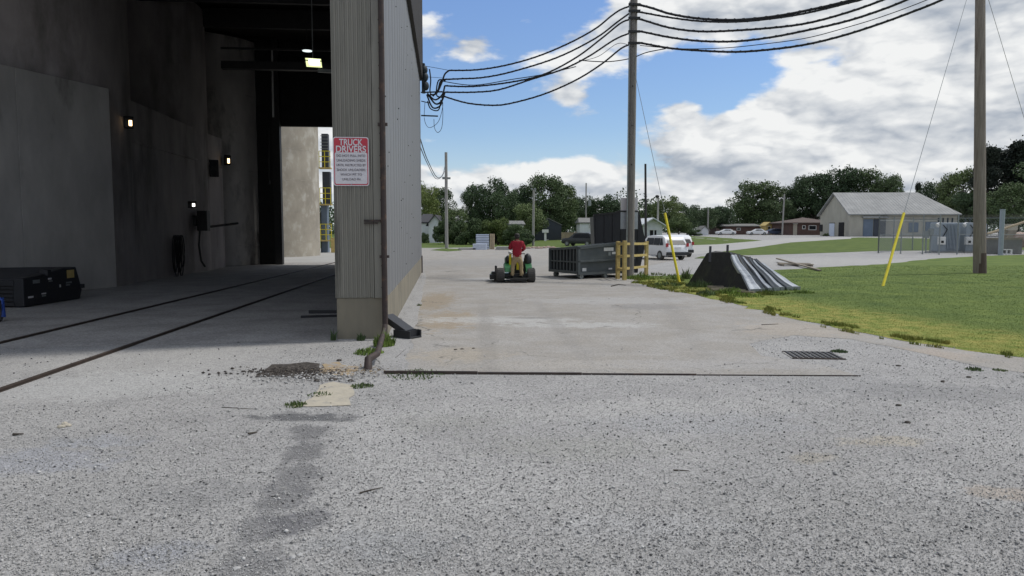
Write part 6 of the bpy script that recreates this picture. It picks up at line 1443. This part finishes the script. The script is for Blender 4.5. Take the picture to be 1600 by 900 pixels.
TR = [ # x, top y, width px, depth, kind, leaf, variant, label
 (662, 284, 56, 150, 'tree', 'leaf_light', 0, 'bright green tree rising behind the white house, right at the shed wall'),
 (690, 292, 46, 158, 'tree', 'leaf_mid', 1, 'darker tree just left of and behind the pale left pole'),
 (738, 296, 40, 165, 'tree', 'leaf_dark', 2, 'thin open tree at the left flank of the big dark central tree'),
 (764, 276, 74, 160, 'tree', 'leaf_dark', 3, 'big dark round tree above the blue and white panel stack'),
 (790, 300, 52, 150, 'tree', 'leaf_dark', 4, 'dark tree filling in right of the big round one'),
 (814, 288, 60, 158, 'tree', 'leaf_dark', 0, 'dark tree directly above the person'),
 (850, 272, 74, 156, 'tree', 'leaf_dark', 5, 'tallest dark tree behind the light pole'),
 (882, 288, 56, 160, 'tree', 'leaf_mid', 1, 'dark tree with a ragged right side, right of the tallest one'),
 (912, 306, 60, 170, 'tree', 'leaf_dark', 2, 'low wide dark tree behind the white cottage'),
 (940, 304, 60, 168, 'tree', 'leaf_dark', 3, 'wide dark tree left of the central pole, above the black container'),
 (962, 314, 40, 170, 'tree', 'leaf_dark', 4, 'small dark tree immediately left of the central pole'),
 (715, 325, 50, 130, 'tree', 'leaf_mid', 5, 'medium tree just right of the pale left pole'),
 (828, 318, 60, 145, 'tree', 'leaf_mid', 2, 'mid green tree low behind the bushes, left of the dark barn'),
 (873, 316, 50, 158, 'tree', 'leaf_dark', 0, 'dark tree right above the dark barn'),
 (1016, 318, 40, 170, 'tree', 'leaf_mid', 1, 'mid green tree between the central pole and the lamp post'),
 (1043, 306, 52, 160, 'tree', 'leaf_mid', 3, 'rounded green tree right of the lamp post'),
 (1073, 320, 46, 175, 'tree', 'leaf_dark', 4, 'dark tree at the middle of the low group, above the black hopper'),
 (1100, 324, 48, 190, 'tree', 'leaf_dark', 5, 'dark tree right of the middle of the low group'),
 (1126, 322, 40, 195, 'tree', 'leaf_dark', 0, 'small dark tree at the right end of the low group'),
 (1060, 338, 40, 140, 'tree', 'leaf_mid', 1, 'small pale green tree behind the leaning yellow guard'),
 (1176, 283, 92, 205, 'tree', 'leaf_mid', 2, 'broad domed tree above the white sedan'),
 (1212, 305, 60, 200, 'tree', 'leaf_dark', 3, 'dark tree behind the leaning pale pole'),
 (1243, 290, 70, 205, 'tree', 'leaf_dark', 4, 'dark tree over the brown brick house'),
 (1272, 270, 74, 200, 'tree', 'leaf_dark', 5, 'tall dark tree left above the barn gable'),
 (1308, 262, 84, 195, 'tree', 'leaf_dark', 0, 'tallest broad tree above the barn roof'),
 (1345, 263, 82, 195, 'tree', 'leaf_mid', 1, 'broad tree above the middle of the barn roof'),
 (1378, 272, 60, 190, 'tree', 'leaf_dark', 2, 'tree with feathery top, right end of the trees over the barn'),
 (1396, 296, 40, 185, 'tree', 'leaf_dark', 3, 'small dark tree at the low end of the group over the barn'),
 (1430, 288, 22, 190, 'pine', 'leaf_pine', 0, 'small pointed conifer standing alone in the gap over the barn'),
 (1462, 284, 62, 170, 'tree', 'leaf_dark', 4, 'tree at the left foot of the big right-hand tree mass'),
 (1500, 262, 76, 160, 'tree', 'leaf_mid', 5, 'green tree left of the brown pole'),
 (1538, 226, 66, 150, 'pine', 'leaf_pine', 1, 'tall black conifer directly behind the brown pole'),
 (1562, 238, 80, 158, 'pine', 'leaf_pine', 2, 'black conifer between the brown pole and the right edge'),
 (1588, 224, 84, 150, 'pine', 'leaf_pine', 0, 'tallest black conifer at the right edge'),
 (1575, 285, 90, 135, 'tree', 'leaf_mid', 1, 'lighter green tree low in front of the conifers at the right edge'),
 (1520, 300, 80, 150, 'tree', 'leaf_dark', 2, 'dark tree filling behind the transformers'),
 (1480, 310, 70, 165, 'tree', 'leaf_dark', 3, 'dark tree low behind the right end of the barn'),
 (1640, 250, 110, 140, 'tree', 'leaf_dark', 4, 'large dark tree cut by the right edge of the picture'),
 (700, 340, 44, 112, 'bush', 'leaf_mid', 0, 'bush beside the pale left pole'),
 (728, 338, 50, 108, 'bush', 'leaf_mid', 1, 'tall bush left of the blue and white panel stack'),
 (752, 341, 48, 110, 'bush', 'leaf_light', 2, 'light green bush behind the blue and white panel stack'),
 (778, 338, 50, 108, 'bush', 'leaf_light', 0, 'light green bush between the board bundle and the person'),
 (805, 348, 46, 106, 'bush', 'leaf_dark', 1, 'dark bush directly behind the person'),
 (822, 362, 26, 100, 'bush', 'leaf_dark', 2, 'small dark bush at the foot of the light pole'),
 (664, 362, 14, 120, 'bush', 'leaf_dark', 0, 'small dark shrub before the white house'),
 (1085, 357, 24, 150, 'bush', 'leaf_dark', 1, 'small bush left of the whitish shed'),
 (1290, 364, 10, 140, 'bush', 'leaf_mid', 2, 'tiny shrub at the foot of the barn gable'),
]
for (x, yt, w, Y, kind, leaf, v, lab) in TR: tree(x, yt, w, Y, lab, kind, leaf, v)
# the far woodland that closes the horizon, one mass
def far_wood():
    r = np.random.default_rng(5); n = 130000
    an = r.uniform(-1.2, 1.2, n); d = r.uniform(290, 420, n); x = d * np.tan(an * .9); top = 10 + 3 * np.sin(x * .045) + 3 * np.sin(x * .13 + 1) + 2 * np.sin(x * .31)
    top = np.where(x > 45, top + 3, top); z = top * r.random(n) ** .8
    sz = (.32 + .4 * r.random(n))[:, None]; P_ = np.c_[x, d, z]
    u = r.normal(size=(n, 3)); u /= np.linalg.norm(u, axis=1)[:, None]; v = np.cross(u, r.normal(size=(n, 3))); v /= np.linalg.norm(v, axis=1)[:, None]
    V = np.stack([P_ - u * sz, P_ - v * sz * .6, P_ + u * sz, P_ + v * sz * .6], 1).reshape(-1, 3)
    o = bpy.data.objects.new('far_wood', np_mesh('far_wood', V, np.arange(n * 4).reshape(-1, 4), 'leaf_dark', k=4)); COL.objects.link(o)
    tag(o, 'distant dark woodland closing the horizon behind the houses', 'woodland', kind='stuff')
far_wood()
